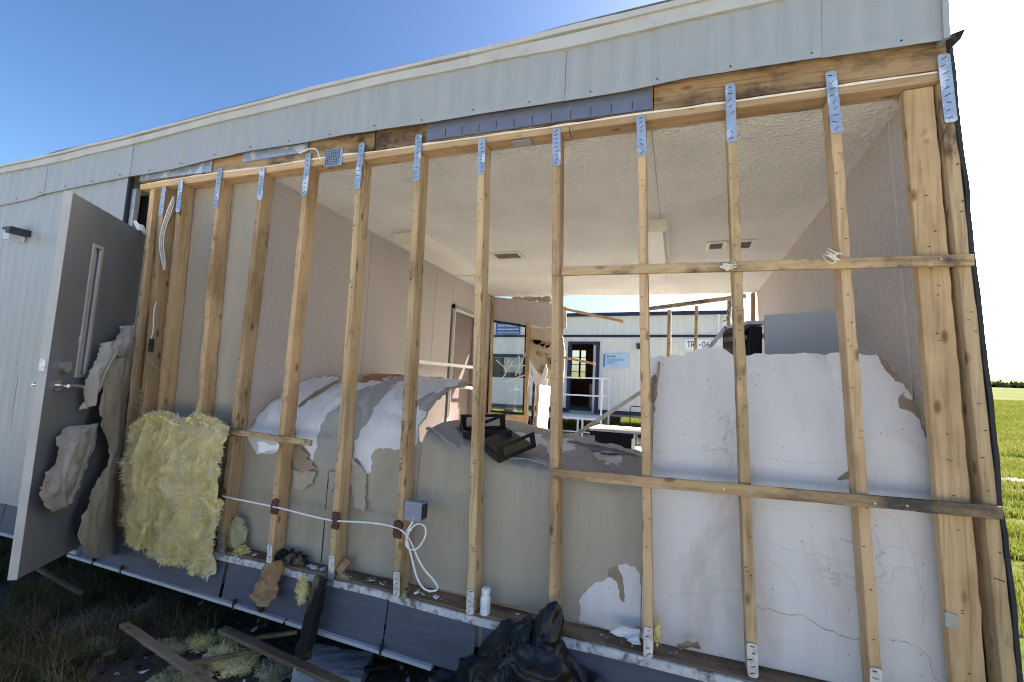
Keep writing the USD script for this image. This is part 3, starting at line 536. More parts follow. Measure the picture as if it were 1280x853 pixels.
# --- the door, hung open, its skin torn
HG = np.array([-.975, -.01, 0]); U = np.array([.54, -.842, 0]); U /= np.linalg.norm(U); DN = np.array([-U[1], U[0], 0]); W = .765
def onD(px, py, off=0.0):
    d = ray(px, py); P0 = HG + DN * off; p = CAM + d * (((P0 - CAM) @ DN) / (d @ DN)); return ((p - HG) @ U, p[2])
def D3(s, z, off=0.0): return HG + U * s + DN * off + np.array([0, 0, z])
Z0, Z1 = .075, 2.09
hole = Polygon([onD(*p) for p in [(122, 492), (118, 470), (132, 448), (146, 425), (162, 412), (170, 440), (168, 520), (150, 600), (126, 676), (100, 690), (88, 650), (96, 630), (104, 610), (112, 560), (103, 540), (106, 525)]])
hole = hole.intersection(sbox(.04, .15, W - .05, 1.6))
lite = Polygon([onD(*p) for p in [(119, 297), (129, 302), (110, 428), (98, 424)]]); lx0, lz0, lx1, lz1 = lite.bounds; lx0, lx1 = lx0 + .008, lx0 + .078
lz0, lz1 = 1.10, 1.86
lite = sbox(lx0, lz0, lx1, lz1)
full = sbox(0, Z0, W, Z1)
zz_ = (0, 0, 1)
DR = part(T, 'door', prism(full.difference(hole).difference(lite), D3(0, 0, 0), U, zz_, .0 + .026 if np.cross(U, zz_) @ DN < 0 else -.026), 'door_skin', label='dark grey steel door hanging open with torn skin')
sg = 1 if np.cross(U, zz_) @ DN < 0 else -1
part(DR, 'rear_skin', prism(full.difference(lite), D3(0, 0, -.0275), U, zz_, sg * .010), 'door_skin')
part(DR, 'free_edge', prism(sbox(0, Z0 - .002, .004, Z1 + .003), D3(W, 0, .001), -DN, zz_, .003) if False else box(0, 1, 0, 1, 0, 1).apply_transform(np.array([[U[0] * .005, -DN[0] * .040, 0, D3(W, 0, .002)[0]], [U[1] * .005, -DN[1] * .040, 0, D3(W, 0, .002)[1]], [0, 0, Z1 - Z0 + .004, Z0 - .002], [0, 0, 0, 1]])), 'door_edge')
part(DR, 'hinge_edge', box(0, 1, 0, 1, 0, 1).apply_transform(np.array([[-U[0] * .012, -DN[0] * .05, 0, D3(0, 0, .004)[0]], [-U[1] * .012, -DN[1] * .05, 0, D3(0, 0, .004)[1]], [0, 0, Z1 - Z0 - .1, Z0], [0, 0, 0, 1]])), 'door_edge')
fr = sbox(lx0 - .012, lz0 - .012, lx1 + .012, lz1 + .012).difference(sbox(lx0 + .008, lz0 + .008, lx1 - .008, lz1 - .008))
w1 = part(DR, 'window_frame', prism(fr, D3(0, 0, .008), U, zz_, sg * .012), 'door_trim')
part(w1, 'pane', prism(sbox(lx0 + .002, lz0 + .002, lx1 - .002, lz1 - .002), D3(0, 0, -.018), U, zz_, sg * .005), 'frosted_pane')
def lever(s, z, off, sgn):
    c = D3(s, z, off); k = []
    r = trimesh.creation.cylinder(.031, .012, sections=20); T4 = np.eye(4); T4[:3, 2] = DN; T4[:3, 0] = U; T4[:3, 1] = (0, 0, 1); T4[:3, 3] = c; r.apply_transform(T4)
    k.append(r); k.append(tube([c, c + DN * .05 * sgn], .011, 10)); e = c + DN * .05 * sgn
    k.append(tube(spline([e, e - U * .05 + DN * .005 * sgn, e - U * .115 + np.array([0, 0, -.006])], 10), .010, 10)); return k
hs, hz = onD(70, 482)
part(DR, 'lever_handle', lever(hs, hz, .006, 1), 'chrome', smooth=40); part(DR, 'lever_handle', lever(hs, hz, -.05, -1), 'chrome', smooth=40)
ds, dz = onD(78, 458); r = trimesh.creation.cylinder(.032, .03, sections=20); T4 = np.eye(4); T4[:3, 2] = DN; T4[:3, 0] = U; T4[:3, 1] = (0, 0, 1); T4[:3, 3] = D3(ds, dz, .012); r.apply_transform(T4)
part(DR, 'deadbolt', r, 'chrome', smooth=40)
part(DR, 'latch_plate', box(0, 1, 0, 1, 0, 1).apply_transform(np.array([[U[0] * .003, -DN[0] * .028, 0, D3(W + .0052, 0, -.007)[0]], [U[1] * .003, -DN[1] * .028, 0, D3(W + .0052, 0, -.007)[1]], [0, 0, .065, dz - .03], [0, 0, 0, 1]])), 'zinc')
ps_, pz_ = onD(102, 425); part(DR, 'small_plate', prism(sbox(ps_ - .03, pz_ - .02, ps_ + .03, pz_ + .02), D3(0, 0, .0015), U, zz_, sg * .002), 'door_trim')
def flap(left, right, offl, offr, bulge, n=26, mcols=12, crin=.012, seed=0, thick=.0012):
    l = spline(left, n); r = spline(right, n); P = np.zeros((n, mcols, 3)); t = np.linspace(0, 1, mcols)
    A = np.array([D3(*onD(*p, o), o) for p, o in zip(l, np.interp(np.linspace(0, 1, n), np.linspace(0, 1, len(offl)), offl))])
    B = np.array([D3(*onD(*p, o), o) for p, o in zip(r, np.interp(np.linspace(0, 1, n), np.linspace(0, 1, len(offr)), offr))])
    for j in range(mcols): P[:, j] = A + (B - A) * t[j] + DN * bulge * math.sin(math.pi * t[j])
    q_ = meshkit.fbm(P * np.array([9, 9, 3.5]), 3, seed); s_ = np.linspace(0, 1, mcols)[None] * 2.3 + q_ * 2.6; h = (1 - np.abs(np.sin(np.pi * s_))) - .4 + (meshkit.fbm(P * 26, 3, seed + 2) - .5) * .5; P += DN * (h * crin * 1.5)[..., None]
    P[:, 0] += rng.normal(0, .004, (n, 3)); return grid(P, thick)
part(DR, 'torn_skin', flap([(152, 435), (133, 470), (126, 500), (130, 545), (137, 562), (121, 603), (106, 640), (99, 670), (106, 690), (128, 697)], [(168, 418), (166, 450), (160, 490), (156, 520), (153, 550), (150, 590), (148, 630), (147, 660), (149, 680), (150, 690)], [.05, .08, .07, .1, .09], [.03, .03, .03, .03], .035, 70, 26, .007, 3), 'tan_skin', smooth=60, label='long tan strip of peeled door skin')
part(DR, 'torn_skin', flap([(88, 533), (73, 552), (70, 575), (56, 600), (54, 620), (66, 640), (72, 636)], [(124, 528), (120, 545), (112, 568), (104, 590), (96, 610), (85, 625), (80, 628)], [.03, .07, .08, .08, .05], [.015, .03, .03, .02], .03, 60, 34, .017, 5), 'door_skin_back', smooth=50, label='crumpled flap of door skin with pale inside')
part(DR, 'torn_skin', flap([(126, 430), (122, 448), (110, 470), (104, 492), (100, 512)], [(160, 408), (150, 425), (136, 445), (124, 468), (112, 500)], [.05, .07, .05, .03], [.03, .06, .05, .02], .05, 44, 24, .014, 8), 'door_trim', smooth=50, label='crumpled grey flap of torn door skin')
part(DR, 'torn_skin', flap([(148, 408), (145, 425), (140, 445)], [(166, 404), (164, 424), (160, 445)], [.06, .09, .06], [.05, .07, .04], .04, 24, 16, .014, 12), 'door_skin_back', smooth=50, label='small pale shred of torn door skin')
a = D3(.06, 2.05, .0)
top('paper_scrap', grid(np.array([[[-.985 + .0 + .13 * u + .02 * v, -.06 - .05 * v, 2.10 - .06 * u * u + .05 * v + .008 * math.sin(9 * u)] for v in np.linspace(0, 1, 6)] for u in np.linspace(0, 1, 9)]), .002), 'paper_scrap', 'white bent sheet scrap sticking out at the top hinge corner of the door', 'scrap')
# ------------------------------------------------------------------ fallen wall boards behind the studs
def inpoly(px, polys):
    m = np.zeros(px.shape[:2], bool)
    for p in polys: m |= contains_xy(Polygon(p).buffer(0), px[..., 0], px[..., 1])
    return m
def profile_surface(xs, prof, nv):
    """prof: list of (x, [(y, z), ...]) -> grid, interpolated along x"""
    from scipy.interpolate import PchipInterpolator
    cur = []
    for x, yz in prof:
        p = np.array(yz, float); s = np.r_[0, np.cumsum(np.linalg.norm(np.diff(p, axis=0), axis=1))]; s /= s[-1]
        cur.append(np.stack([PchipInterpolator(s, p[:, k])(np.linspace(0, 1, nv)) for k in (0, 1)], -1))
    cur = np.array(cur); X0 = np.array([x for x, _ in prof]); P = np.zeros((len(xs), nv, 3)); P[..., 0] = np.asarray(xs)[:, None]
    for k in (0, 1): P[..., 1 + k] = PchipInterpolator(X0, cur[..., k], axis=0)(np.asarray(xs)) if len(X0) > 2 else np.stack([np.interp(xs, X0, cur[:, j, k]) for j in range(nv)], 1)
    return P
def normals(P):
    N = np.cross(np.gradient(P, axis=0), np.gradient(P, axis=1)); return N / (np.linalg.norm(N, axis=2, keepdims=True) + 1e-12)
def jit(P, amp=4, sc=16, seed=3):
    return np.stack([meshkit.fbm(P * sc + 3, 4, seed) - .5, meshkit.fbm(P * sc + 50, 4, seed + 9) - .5], -1) * amp * 2
def celled(P): return (P[:-1, :-1] + P[1:, 1:]) / 2
def layer(P, mask, lift, thick, curl=0.0):
    N = normals(P); N = np.where((N[..., 1:2] > 0) & (np.abs(N[..., 1:2]) > .05), -N, N); N = np.where((np.abs(N[..., 1:2]) <= .05) & (N[..., 2:] < 0), -N, N)
    return grid(P + N * lift, thick, mask, flip=(normals(P)[5, 2] @ N[5, 2] < 0))
Z_ = lambda g: g
# left board, curled back at the top
b1 = thing('fallen_wall_board', 'beige wall board fallen against the left studs, its torn white face curling back', 'wall board', (.6, .12, .1))
xs1 = np.linspace(.012, 1.24, 210)
S1 = profile_surface(xs1, [(.0, [(.104, .105), (.105, .5), (.115, .80), (.165, .90), (.30, 1.01), (.53, 1.115), (.86, 1.175), (1.3, 1.19), (1.7, 1.17)]),
                           (.5, [(.104, .105), (.105, .5), (.115, .82), (.17, .93), (.30, 1.045), (.53, 1.135), (.86, 1.19), (1.2, 1.20), (1.6, 1.18)]),
                           (1.24, [(.104, .105), (.105, .5), (.115, .83), (.15, .94), (.25, 1.05), (.42, 1.12), (.62, 1.155), (.85, 1.16), (1.05, 1.13)])], 240)
tri1 = np.abs((meshkit.fbm(S1 * np.array([3.5, 2, 2.5]) + (S1[..., :1] * 1.2), 2, 77) * 5) % 1 - .5) * 2
S1 += (normals(S1) * ((meshkit.fbm(S1 * 4, 3, 21) - .5) * .02 + (tri1 - .5) * .022 * np.clip((S1[..., 2] - .84) * 6, 0, 1))[..., None])
c1 = celled(S1); p1 = project(c1) + jit(c1, 5.5, 20)
W1 = [[(306, 545), (315, 534), (332, 510), (355, 492), (375, 473), (407, 471), (432, 474), (405, 489), (377, 510), (352, 536), (350, 566), (322, 568)]]
W2 = [[(372, 514), (405, 489), (430, 479), (450, 478), (475, 476), (500, 466), (470, 482), (447, 488), (432, 500), (427, 505), (409, 517), (401, 530), (396, 555), (392, 580), (382, 560), (369, 548)]]
W3 = [[(500, 478), (520, 472), (580, 472), (566, 490), (552, 507), (540, 524), (536, 537), (520, 557), (500, 562), (470, 560), (464, 570), (464, 590), (457, 592), (450, 580), (442, 570), (445, 552), (455, 535), (465, 517), (476, 500), (488, 486)]]
GP = [[(392, 580), (396, 553), (401, 529), (408, 516), (428, 504), (448, 487), (500, 466), (500, 480), (488, 486), (476, 500), (465, 517), (455, 535), (445, 552), (442, 572), (428, 585), (410, 587)]]
GP2 = [[(515, 506), (535, 492), (565, 484), (560, 498), (545, 515), (528, 514)]]
gap1 = (xs1[:-1, None] > 1.19 + .05 * meshkit.fbm(np.stack([c1[..., 1] * 14, c1[..., 2] * 14, 0 * c1[..., 0]], -1), 3)[..., :]) & (c1[..., 2] > .84)
keep1 = ~gap1
part(b1, 'board', grid(S1, .011, keep1, flip=normals(S1)[10, 10, 1] > 0), 'kraft', smooth=50)
m2 = inpoly(p1, W2) & keep1; m1 = inpoly(p1, W1) & ~m2 & keep1; m3 = inpoly(p1, W3) & keep1; g1 = inpoly(p1, GP) & ~m2 & ~m3 & keep1; g2 = inpoly(p1, GP2) & keep1
part(b1, 'torn_white_face', layer(S1, m1, .004, .003), 'white_face', smooth=40); part(b1, 'torn_white_face', layer(S1, m2, .004, .003), 'white_face', smooth=40); part(b1, 'torn_white_face', layer(S1, m3 & ~g2, .004, .003), 'white_face', smooth=40)
part(b1, 'torn_grey_paper', layer(S1, g1, .0025, .002), 'grey_paper', smooth=40); part(b1, 'torn_grey_paper', layer(S1, g2, .003, .002), 'grey_paper', smooth=40)
ob = inpoly(p1, [[(445, 480), (470, 465), (505, 462), (500, 470), (475, 477)]]) & keep1
if ob.sum() > 4: part(b1, 'orange_fibre_edge', layer(S1, ob & ~m2, .006, .004), 'orange_fibre')
# lifted ridge of torn face
def ridge(pp, hgt, m, name, parent, S, pr, lean=(0, -.6, .8), jag=.3, thick=.004):
    q = spline(pp, 40); K = project(S); pts = []
    for x, y in q:
        i = np.argmin(((K - [x, y]) ** 2).sum(-1)); pts.append(S.reshape(-1, 3)[i])
    pts = spline(np.array(pts) + rng.normal(0, 1e-4, (40, 3)), 60) if False else np.array(pts)
    k = np.ones(5) / 5; pts = np.stack([np.convolve(np.pad(pts[:, j], 2, mode='edge'), k, 'valid') for j in range(3)], 1)
    h = hgt * (1 - jag + jag * 2 * meshkit.fbm(pts * 25, 3, 4)) * np.sin(np.linspace(.15, math.pi - .1, len(pts))) ** .5
    l = np.array(lean, float); l /= np.linalg.norm(l)
    P = np.stack([pts + np.array([0, -.002, .002]), pts + l * (h * .5)[:, None] + np.array([0, -.004, 0]), pts + l * h[:, None] + np.array([0, -.016, 0])], 1)
    part(parent, name, grid(P, thick), m)
ridge([(375, 511), (390, 499), (407, 489), (420, 480), (430, 475)], .024, 'brown_paper', 'lifted_paper_edge', b1, S1, None)
def scrap(poly, y, parent, name, m, curl=.02, seed=0, label=None, res=.006, thick=.0015, slope=0.0, lift=None):
    pg = Polygon(poly); x0, y0, x1, y1 = pg.bounds; n = max(8, int((x1 - x0) / 1.2)); k = max(8, int((y1 - y0) / 1.2))
    U_, V_ = np.meshgrid(np.linspace(x0, x1, n), np.linspace(y0, y1, k), indexing='ij'); P = np.zeros((n, k, 3))
    for i in range(n):
        for j in range(k):
            t = (V_[i, j] - y0) / (y1 - y0); yy_ = y - slope * t; P[i, j] = atY(U_[i, j], V_[i, j], yy_ - curl * (1 - math.sin(math.pi * min(1, t * .9 + .1))))
    P[..., 1] += (meshkit.fbm(P * 14, 3, seed) - .5) * curl
    c = celled(np.dstack([U_, V_])); j_ = jit(celled(P), 4.5, 30, seed + 2)
    msk = contains_xy(pg, c[..., 0] + j_[..., 0], c[..., 1] + j_[..., 1])
    return part(parent, name, grid(P, thick, msk, it=1), m, smooth=45, label=label)
scrap([(367, 560), (377, 557), (394, 586), (375, 592), (364, 575)], .095, b1, 'torn_paper_flap', 'brown_paper', .012, 3)
scrap([(366, 588), (395, 588), (390, 605), (378, 613), (368, 610)], .094, b1, 'torn_paper_flap', 'kraft', .014, 5)
scrap([(412, 590), (422, 590), (420, 608), (411, 617)], .094, b1, 'torn_paper_flap', 'grey_paper', .012, 6)
scrap([(440, 570), (449, 580), (458, 594), (456, 640), (444, 635), (438, 600)], .092, b1, 'torn_paper_flap', 'kraft', .02, 7)
scrap([(322, 552), (349, 556), (345, 563), (322, 566)], -.03, b1, 'torn_white_flap', 'white_face', .008, 8)
part(b1, 'kraft_split', [box(.655, .66, .1018, .1035, .12, .62)], 'slot')
# middle board, folded back flat at stud height
b2 = thing('fallen_wall_board', 'beige wall board folded back flat under the black tray and torn along the top', 'wall board', (1.75, .12, .1))
xs2 = np.linspace(1.243, 2.411, 205)
S2 = profile_surface(xs2, [(1.243, [(.104, .105), (.105, .5), (.112, .76), (.13, .85), (.20, .90), (.45, .925), (.9, .93), (1.3, .91), (1.55, .87)]),
                           (1.75, [(.104, .105), (.105, .5), (.112, .70), (.135, .77), (.21, .80), (.45, .815), (.9, .84), (1.3, .83), (1.55, .81)]),
                           (2.412, [(.104, .08), (.105, .45), (.112, .64), (.135, .72), (.20, .755), (.45, .765), (.85, .765), (1.1, .75), (1.3, .73)])], 250)
tri2 = np.abs((meshkit.fbm(S2 * np.array([3, 2, 2.5]) + 7, 2, 79) * 5) % 1 - .5) * 2
S2 += (normals(S2) * ((meshkit.fbm(S2 * 5, 3, 31) - .5) * .022 + (tri2 - .5) * .02 * np.clip((S2[..., 1] - .13) * 9, 0, 1))[..., None])
c2 = celled(S2); p2 = project(c2) + jit(c2, 6.5, 20)
far = (c2[..., 1] > 1.15 + .5 * meshkit.fbm(np.stack([c2[..., 0] * 5, 0 * c2[..., 0], 0 * c2[..., 0]], -1), 4, 5))
part(b2, 'board', grid(S2, .011, ~far, flip=normals(S2)[10, 10, 1] > 0), 'kraft', smooth=50)
flat = (c2[..., 1] > .14 + .05 * (meshkit.fbm(c2 * 9, 3, 8) - .5)) | inpoly(p2, [[(690, 585), (720, 585), (718, 600), (700, 612), (688, 608)], [(655, 575), (690, 582), (690, 600), (670, 596)]])
lil = inpoly(p2, [[(676, 551), (706, 549), (722, 555), (717, 564), (688, 570)], [(742, 564), (776, 567), (778, 580), (760, 580), (746, 572)], [(618, 545), (650, 540), (690, 548), (670, 560), (640, 560)]])
whi = inpoly(p2, [[(722.6, 751), (735, 735), (749, 724.6), (763, 719), (770, 726), (775.4, 740), (777, 751), (784, 751), (781, 726), (773.6, 707), (784, 702.6), (795, 709), (802, 717.6), (802, 785), (761, 791), (726, 785)]])
brn = inpoly(p2, [[(757, 722), (766, 712), (774, 708), (781, 726), (785, 752), (776, 752), (770, 728)]]) & ~whi
part(b2, 'torn_grey_paper', layer(S2, flat & ~lil & ~far, .003, .002), 'grey_paper', smooth=40)
part(b2, 'torn_white_face', layer(S2, lil & ~far, .0035, .0025), 'white_face', smooth=40); part(b2, 'torn_white_face', layer(S2, whi, .0035, .0025), 'white_paint', smooth=40)
part(b2, 'torn_brown_paper', layer(S2, brn, .0025, .002), 'brown_paper', smooth=40)
ridge([(708, 553), (735, 560), (765, 566), (800, 572)], .03, 'grey_paper', 'lifted_paper_edge', b2, S2, None, (0, .3, .9), .5)
ridge([(736, 562), (750, 566), (778, 568)], .025, 'brown_paper', 'lifted_paper_edge', b2, S2, None, (0, -.9, .3), .6)
ridge([(625, 577), (645, 574), (670, 578), (688, 584)], .016, 'paper_scrap', 'lifted_paper_edge', b2, S2, None, (0, -.7, .5), .6, .002)
ridge([(533, 537), (548, 545), (560, 556), (575, 560)], .03, 'grey_paper', 'lifted_paper_edge', b2, S2, None, (0, -.5, .8), .5)
# white painted board on the right
b3 = thing('fallen_wall_board', 'large white painted wall board with cracks leaning behind the right studs', 'wall board', (2.87, .12, .1))
xs3 = np.linspace(2.416, 3.46, 190)
S3 = profile_surface(xs3, [(2.416, [(.104, .08), (.112, .5), (.128, .8), (.15, 1.0), (.18, 1.2), (.22, 1.42)]),
                           (2.9, [(.104, .075), (.110, .5), (.120, .8), (.14, 1.0), (.18, 1.2), (.235, 1.46)]),
                           (3.46, [(.104, .07), (.107, .5), (.112, .8), (.125, 1.0), (.16, 1.2), (.225, 1.45)])], 250)
S3 += (normals(S3) * (meshkit.fbm(S3 * 3, 3, 41) - .5)[..., None] * .016)
S3[..., 0] += ((S3[..., 0] - 2.416) / 1.044) ** 3 * np.clip(.045 * (2.0 - S3[..., 2]), 0, .1)
c3 = celled(S3); p3 = project(c3) + jit(c3, 4.5, 26)
topcut = (p3[..., 1] < np.interp(p3[..., 0], [815, 860, 885, 905, 915, 950, 1050, 1100], [447, 441, 436, 436, 443, 443, 442, 443])) & (c3[..., 2] > 1.2)
rb = p3[..., 0] > np.interp(p3[..., 1], [440, 446, 470, 505, 540, 575, 615, 660, 720], [1097, 1102, 1124, 1143, 1158, 1170, 1180, 1192, 1400])
k3 = ~(topcut | rb)
part(b3, 'board', grid(S3, .011, k3, flip=normals(S3)[10, 10, 1] > 0), 'brown_paper', smooth=50)
wm = inpoly(p3, [[(800, 400), (1093, 440), (1100, 455), (1114, 470), (1121, 480), (1128, 492), (1122, 500), (1124, 511), (1138, 515), (1150, 527), (1158, 550), (1166, 580), (1171, 598), (1165, 612), (1172, 640), (1240, 700), (1240, 900), (700, 900), (760, 440)]])
wm &= ~inpoly(p3, [[(1044, 599), (1056, 590), (1066, 586), (1068, 599)], [(814, 470), (821, 468), (822, 490), (817, 520), (813, 500)]])
part(b3, 'white_face', layer(S3, wm & k3, .0035, .003), 'white_paint', smooth=40)
isl = inpoly(p3, [[(1120, 478), (1132, 480), (1142, 495), (1138, 503), (1126, 494)], [(1150, 540), (1156, 548), (1160, 562), (1154, 556)]])
part(b3, 'torn_white_face', layer(S3, isl & k3 & ~wm, .0035, .003), 'white_paint', smooth=40)
def crack(pp, w, seed):
    q = spline(pp, 50) + np.stack([(meshkit.fbm(np.stack([np.arange(50) * .35 + seed, np.full(50, k), np.zeros(50)], -1), 3, seed) - .5) * 7 for k in (0., 5.)], 1); K = project(S3[:, :200]); fl = S3[:, :200].reshape(-1, 3); pts = np.array([fl[np.argmin(((K - p) ** 2).sum(-1))] for p in q]); k = np.ones(3) / 3
    pts = np.stack([np.convolve(np.pad(pts[:, j], 1, mode='edge'), k, 'valid') for j in range(3)], 1); pts = pts[np.r_[True, np.linalg.norm(np.diff(pts, axis=0), axis=1) > .002]]
    part(b3, 'crack', tube(pts + [0, -.0034, 0], w * (.4 + 1.2 * meshkit.noise(np.stack([np.arange(len(pts)) * .5, 0 * pts[:, 0], 0 * pts[:, 0]], -1), seed)) * .7, 5), 'crack_tan')
for i, (pp, w) in enumerate((([(946, 755), (975, 766), (1005, 771), (1030, 785), (1056, 797), (1075, 800)], .0028), ([(828, 735), (870, 742), (905, 738), (940, 745)], .0010), ([(950, 672), (1000, 690), (1040, 700), (1070, 712)], .0009), ([(1110, 800), (1140, 806), (1156, 818), (1166, 840), (1172, 853)], .0018), ([(1100, 640), (1120, 655), (1138, 690), (1150, 725), (1148, 790)], .0009), ([(905, 620), (960, 634), (1030, 640), (1080, 650)], .0008), ([(845, 560), (900, 566), (960, 573), (1040, 578)], .0008), ([(1098, 690), (1130, 686), (1160, 700), (1185, 705)], .0009), ([(960, 700), (985, 722), (1000, 750)], .0009))): crack(pp, w, 11 + i)
ridge([(824, 450), (822, 475), (818, 500), (816, 540), (815, 580)], .014, 'brown_paper', 'lifted_paper_edge', b3, S3, None, (-.3, -.9, .0), .6)

# ------------------------------------------------------------------ things inside the room
def ceiling_light(name, label, x, y, w, l):
    t = thing(name, label, 'ceiling light', (x, y, 2.45), 'tube lights on the ceiling')
    part(t, 'housing', loft([[(x - w/2, yy, 2.449), (x - w/2 + .02, yy, 2.37), (x + w/2 - .02, yy, 2.37), (x + w/2, yy, 2.449)] for yy in (y + .02, y + l - .02)]), 'frosted', smooth=20)
    for yy in (y, y + l - .02): part(t, 'end_cap', box(x - w/2 - .004, x + w/2 + .004, yy, yy + .02, 2.362, 2.4495), 'cream_plastic')
    part(t, 'base_plate', box(x - w/2 - .012, x + w/2 + .012, y + .005, y + l - .005, 2.444, 2.4505), 'white_bar')
a = atZ(814, 288, 2.37); ceiling_light('ceiling_light', 'cream tube light on the ceiling above the upper girt', a[0], a[1], .20, 1.22)
a = atZ(532, 318, 2.37); ceiling_light('ceiling_light', 'long pale tube light on the ceiling along the left wall', .31, 1.27, .27, 1.25)
def vent(label, x0, x1, y0, y1):
    t = thing('ceiling_vent', label, 'vent', ((x0 + x1) / 2, (y0 + y1) / 2, 2.45), 'air vents in the ceiling')
    part(t, 'frame', [box(x0, x1, y0, y0 + .025, 2.438, 2.4505), box(x0, x1, y1 - .025, y1, 2.438, 2.4505), box(x0, x0 + .03, y0 + .025, y1 - .025, 2.438, 2.4505), box(x1 - .03, x1, y0 + .025, y1 - .025, 2.438, 2.4505)], 'cream_plastic')
    part(t, 'duct', box(x0 + .03, x1 - .03, y0 + .025, y1 - .025, 2.447, 2.4505), 'slot')
    for y in np.arange(y0 + .04, y1 - .03, .022): part(t, 'louvre', beam((x0 + .03, y, 2.442), (x1 - .03, y, 2.442), .003, .014, up=(0, .7, .7), cham=.0005), 'grille')
a = atZ(636, 319, 2.45); vent('square grey air vent left of centre on the ceiling', a[0] - .16, a[0] + .14, a[1] - .11, a[1] + .11)
a = atZ(898, 306.5, 2.45); vent('small air vent on the ceiling left of the right stud', a[0] - .10, a[0] + .06, a[1] - .11, a[1] + .11)
a = atZ(930, 305, 2.45); vent('half hidden air vent on the ceiling right of the stud', a[0] - .1, a[0] + .08, a[1] - .12, a[1] + .12)
for pa, pb, lbl in (((523, 452.5), (593, 459.5), 'long white rail hanging across the inner doorway'), ((571, 483), (605, 487), 'short white rail low beside the inner doorway')):
    A, B = atX(*pa, .12), atX(*pb, .12); top('white_rail', beam(A, B, .035, .02, up=(1, 0, 0)), 'white_bar', lbl, 'rail')
A, B = atX(548, 380, .06), atX(541, 480, .06); 
# black paper tray: two stacked trays, sides with long slots, tipped forward
t = thing('paper_tray', 'black plastic two tier paper tray tipped over on the folded board', 'paper tray', atY(632, 552, .40))
def frame_tr(c, yaw, pitch, roll):
    cy, sy, cp, sp, cr, sr = math.cos(yaw), math.sin(yaw), math.cos(pitch), math.sin(pitch), math.cos(roll), math.sin(roll)
    Rz = np.array([[cy, -sy, 0], [sy, cy, 0], [0, 0, 1]]); Rx = np.array([[1, 0, 0], [0, cp, -sp], [0, sp, cp]]); Ry = np.array([[cr, 0, sr], [0, 1, 0], [-sr, 0, cr]])
    m = np.eye(4); m[:3, :3] = Rz @ Rx @ Ry; m[:3, 3] = c; return m
def tray(par, m, w=.25, l=.32, h=.085):
    def side(y):
        pg = sbox(0, 0, w, h).difference(sbox(.035, .022, w - .03, h - .018)); return prism(pg, (-w/2, y, 0), (1, 0, 0), (0, 0, 1), .004)
    q = [box(-w/2, w/2, -l/2, l/2, -.003, .001), box(-w/2, -w/2 + .005, -l/2 + .004, l/2, .001, h * .75), box(-w/2 - .004, -w/2, -l/2 + .004, l/2, -.003, h * .5)]
    for k in q + [side(-l/2 + .004), side(l/2)]:
        k.apply_transform(m)
    part(par, 'tray_base', q, 'black_plastic'); 
    for y in (-l/2 + .004, l/2): 
        s_ = side(y); s_.apply_transform(m); part(par, 'tray_side', s_, 'black_plastic')
def tray_dir(c, ex, ey):
    ex = np.array(ex, float); ex /= np.linalg.norm(ex); ey = np.array(ey, float); ey -= ex * (ex @ ey); ey /= np.linalg.norm(ey); m = np.eye(4); m[:3, 0] = ex; m[:3, 1] = ey; m[:3, 2] = np.cross(ex, ey); m[:3, 3] = c; return m
p00, p10, p01 = atY(627, 577, .085), atY(673, 557, .24), atY(586, 552, .26)
pc = (p10 + p01) / 2
tray(t, tray_dir(pc + np.array([0, 0, .0]), p10 - p00, p01 - p00), w=np.linalg.norm(p10 - p00), l=np.linalg.norm(p01 - p00))
tray(t, tray_dir(atY(606, 548, .40), (.8, .45, .05), (-.45, .75, .3)), w=.27, l=.24, h=.10)
# overturned grey desk with a brown underside
t = thing('overturned_desk', 'overturned grey desk with its panel upright behind the white board', 'desk', atY(960, 442, 1.0))
q = [atY(*p, 1.0) for p in [(957, 446), (955, 394), (1043, 388), (1052, 446)]]
part(t, 'side_panel', loft([[p for p in q], [p + np.array([.0, .022, 0]) for p in q]]), 'desk_grey')
q0 = [atY(x, y, 1.0) for x, y in [(955, 401), (936, 401), (905, 408), (884, 434)]]
for i, nm in ((0, 'upper_flap'), (1, 'middle_flap'), (2, 'lower_flap')):
    A, B = q0[i], q0[i + 1]; d = B - A; nrm = np.array([d[2], 0, -d[0]]); nrm /= np.linalg.norm(nrm); nrm *= -np.sign(nrm[2]) * .02
    part(t, nm, loft([[A, B, B + nrm, A + nrm], [A + [0, .55, 0], B + [0, .55, 0], B + nrm + [0, .55, 0], A + nrm + [0, .55, 0]]]), 'desk_grey')
part(t, 'drawer_box', box(q0[0][0] - .07, q0[0][0] - .003, 1.05, 1.5, 1.30, q0[0][2] - .03), 'void'); part(t, 'inner_panel', box(q0[2][0] + .02, q0[0][0] - .01, 1.3, 1.32, 1.30, q0[1][2] - .03), 'desk_top_brown')
part(t, 'inner_rail', beam(atY(905, 425, 1.2), atY(955, 420, 1.2), .03, .02), 'desk_grey')
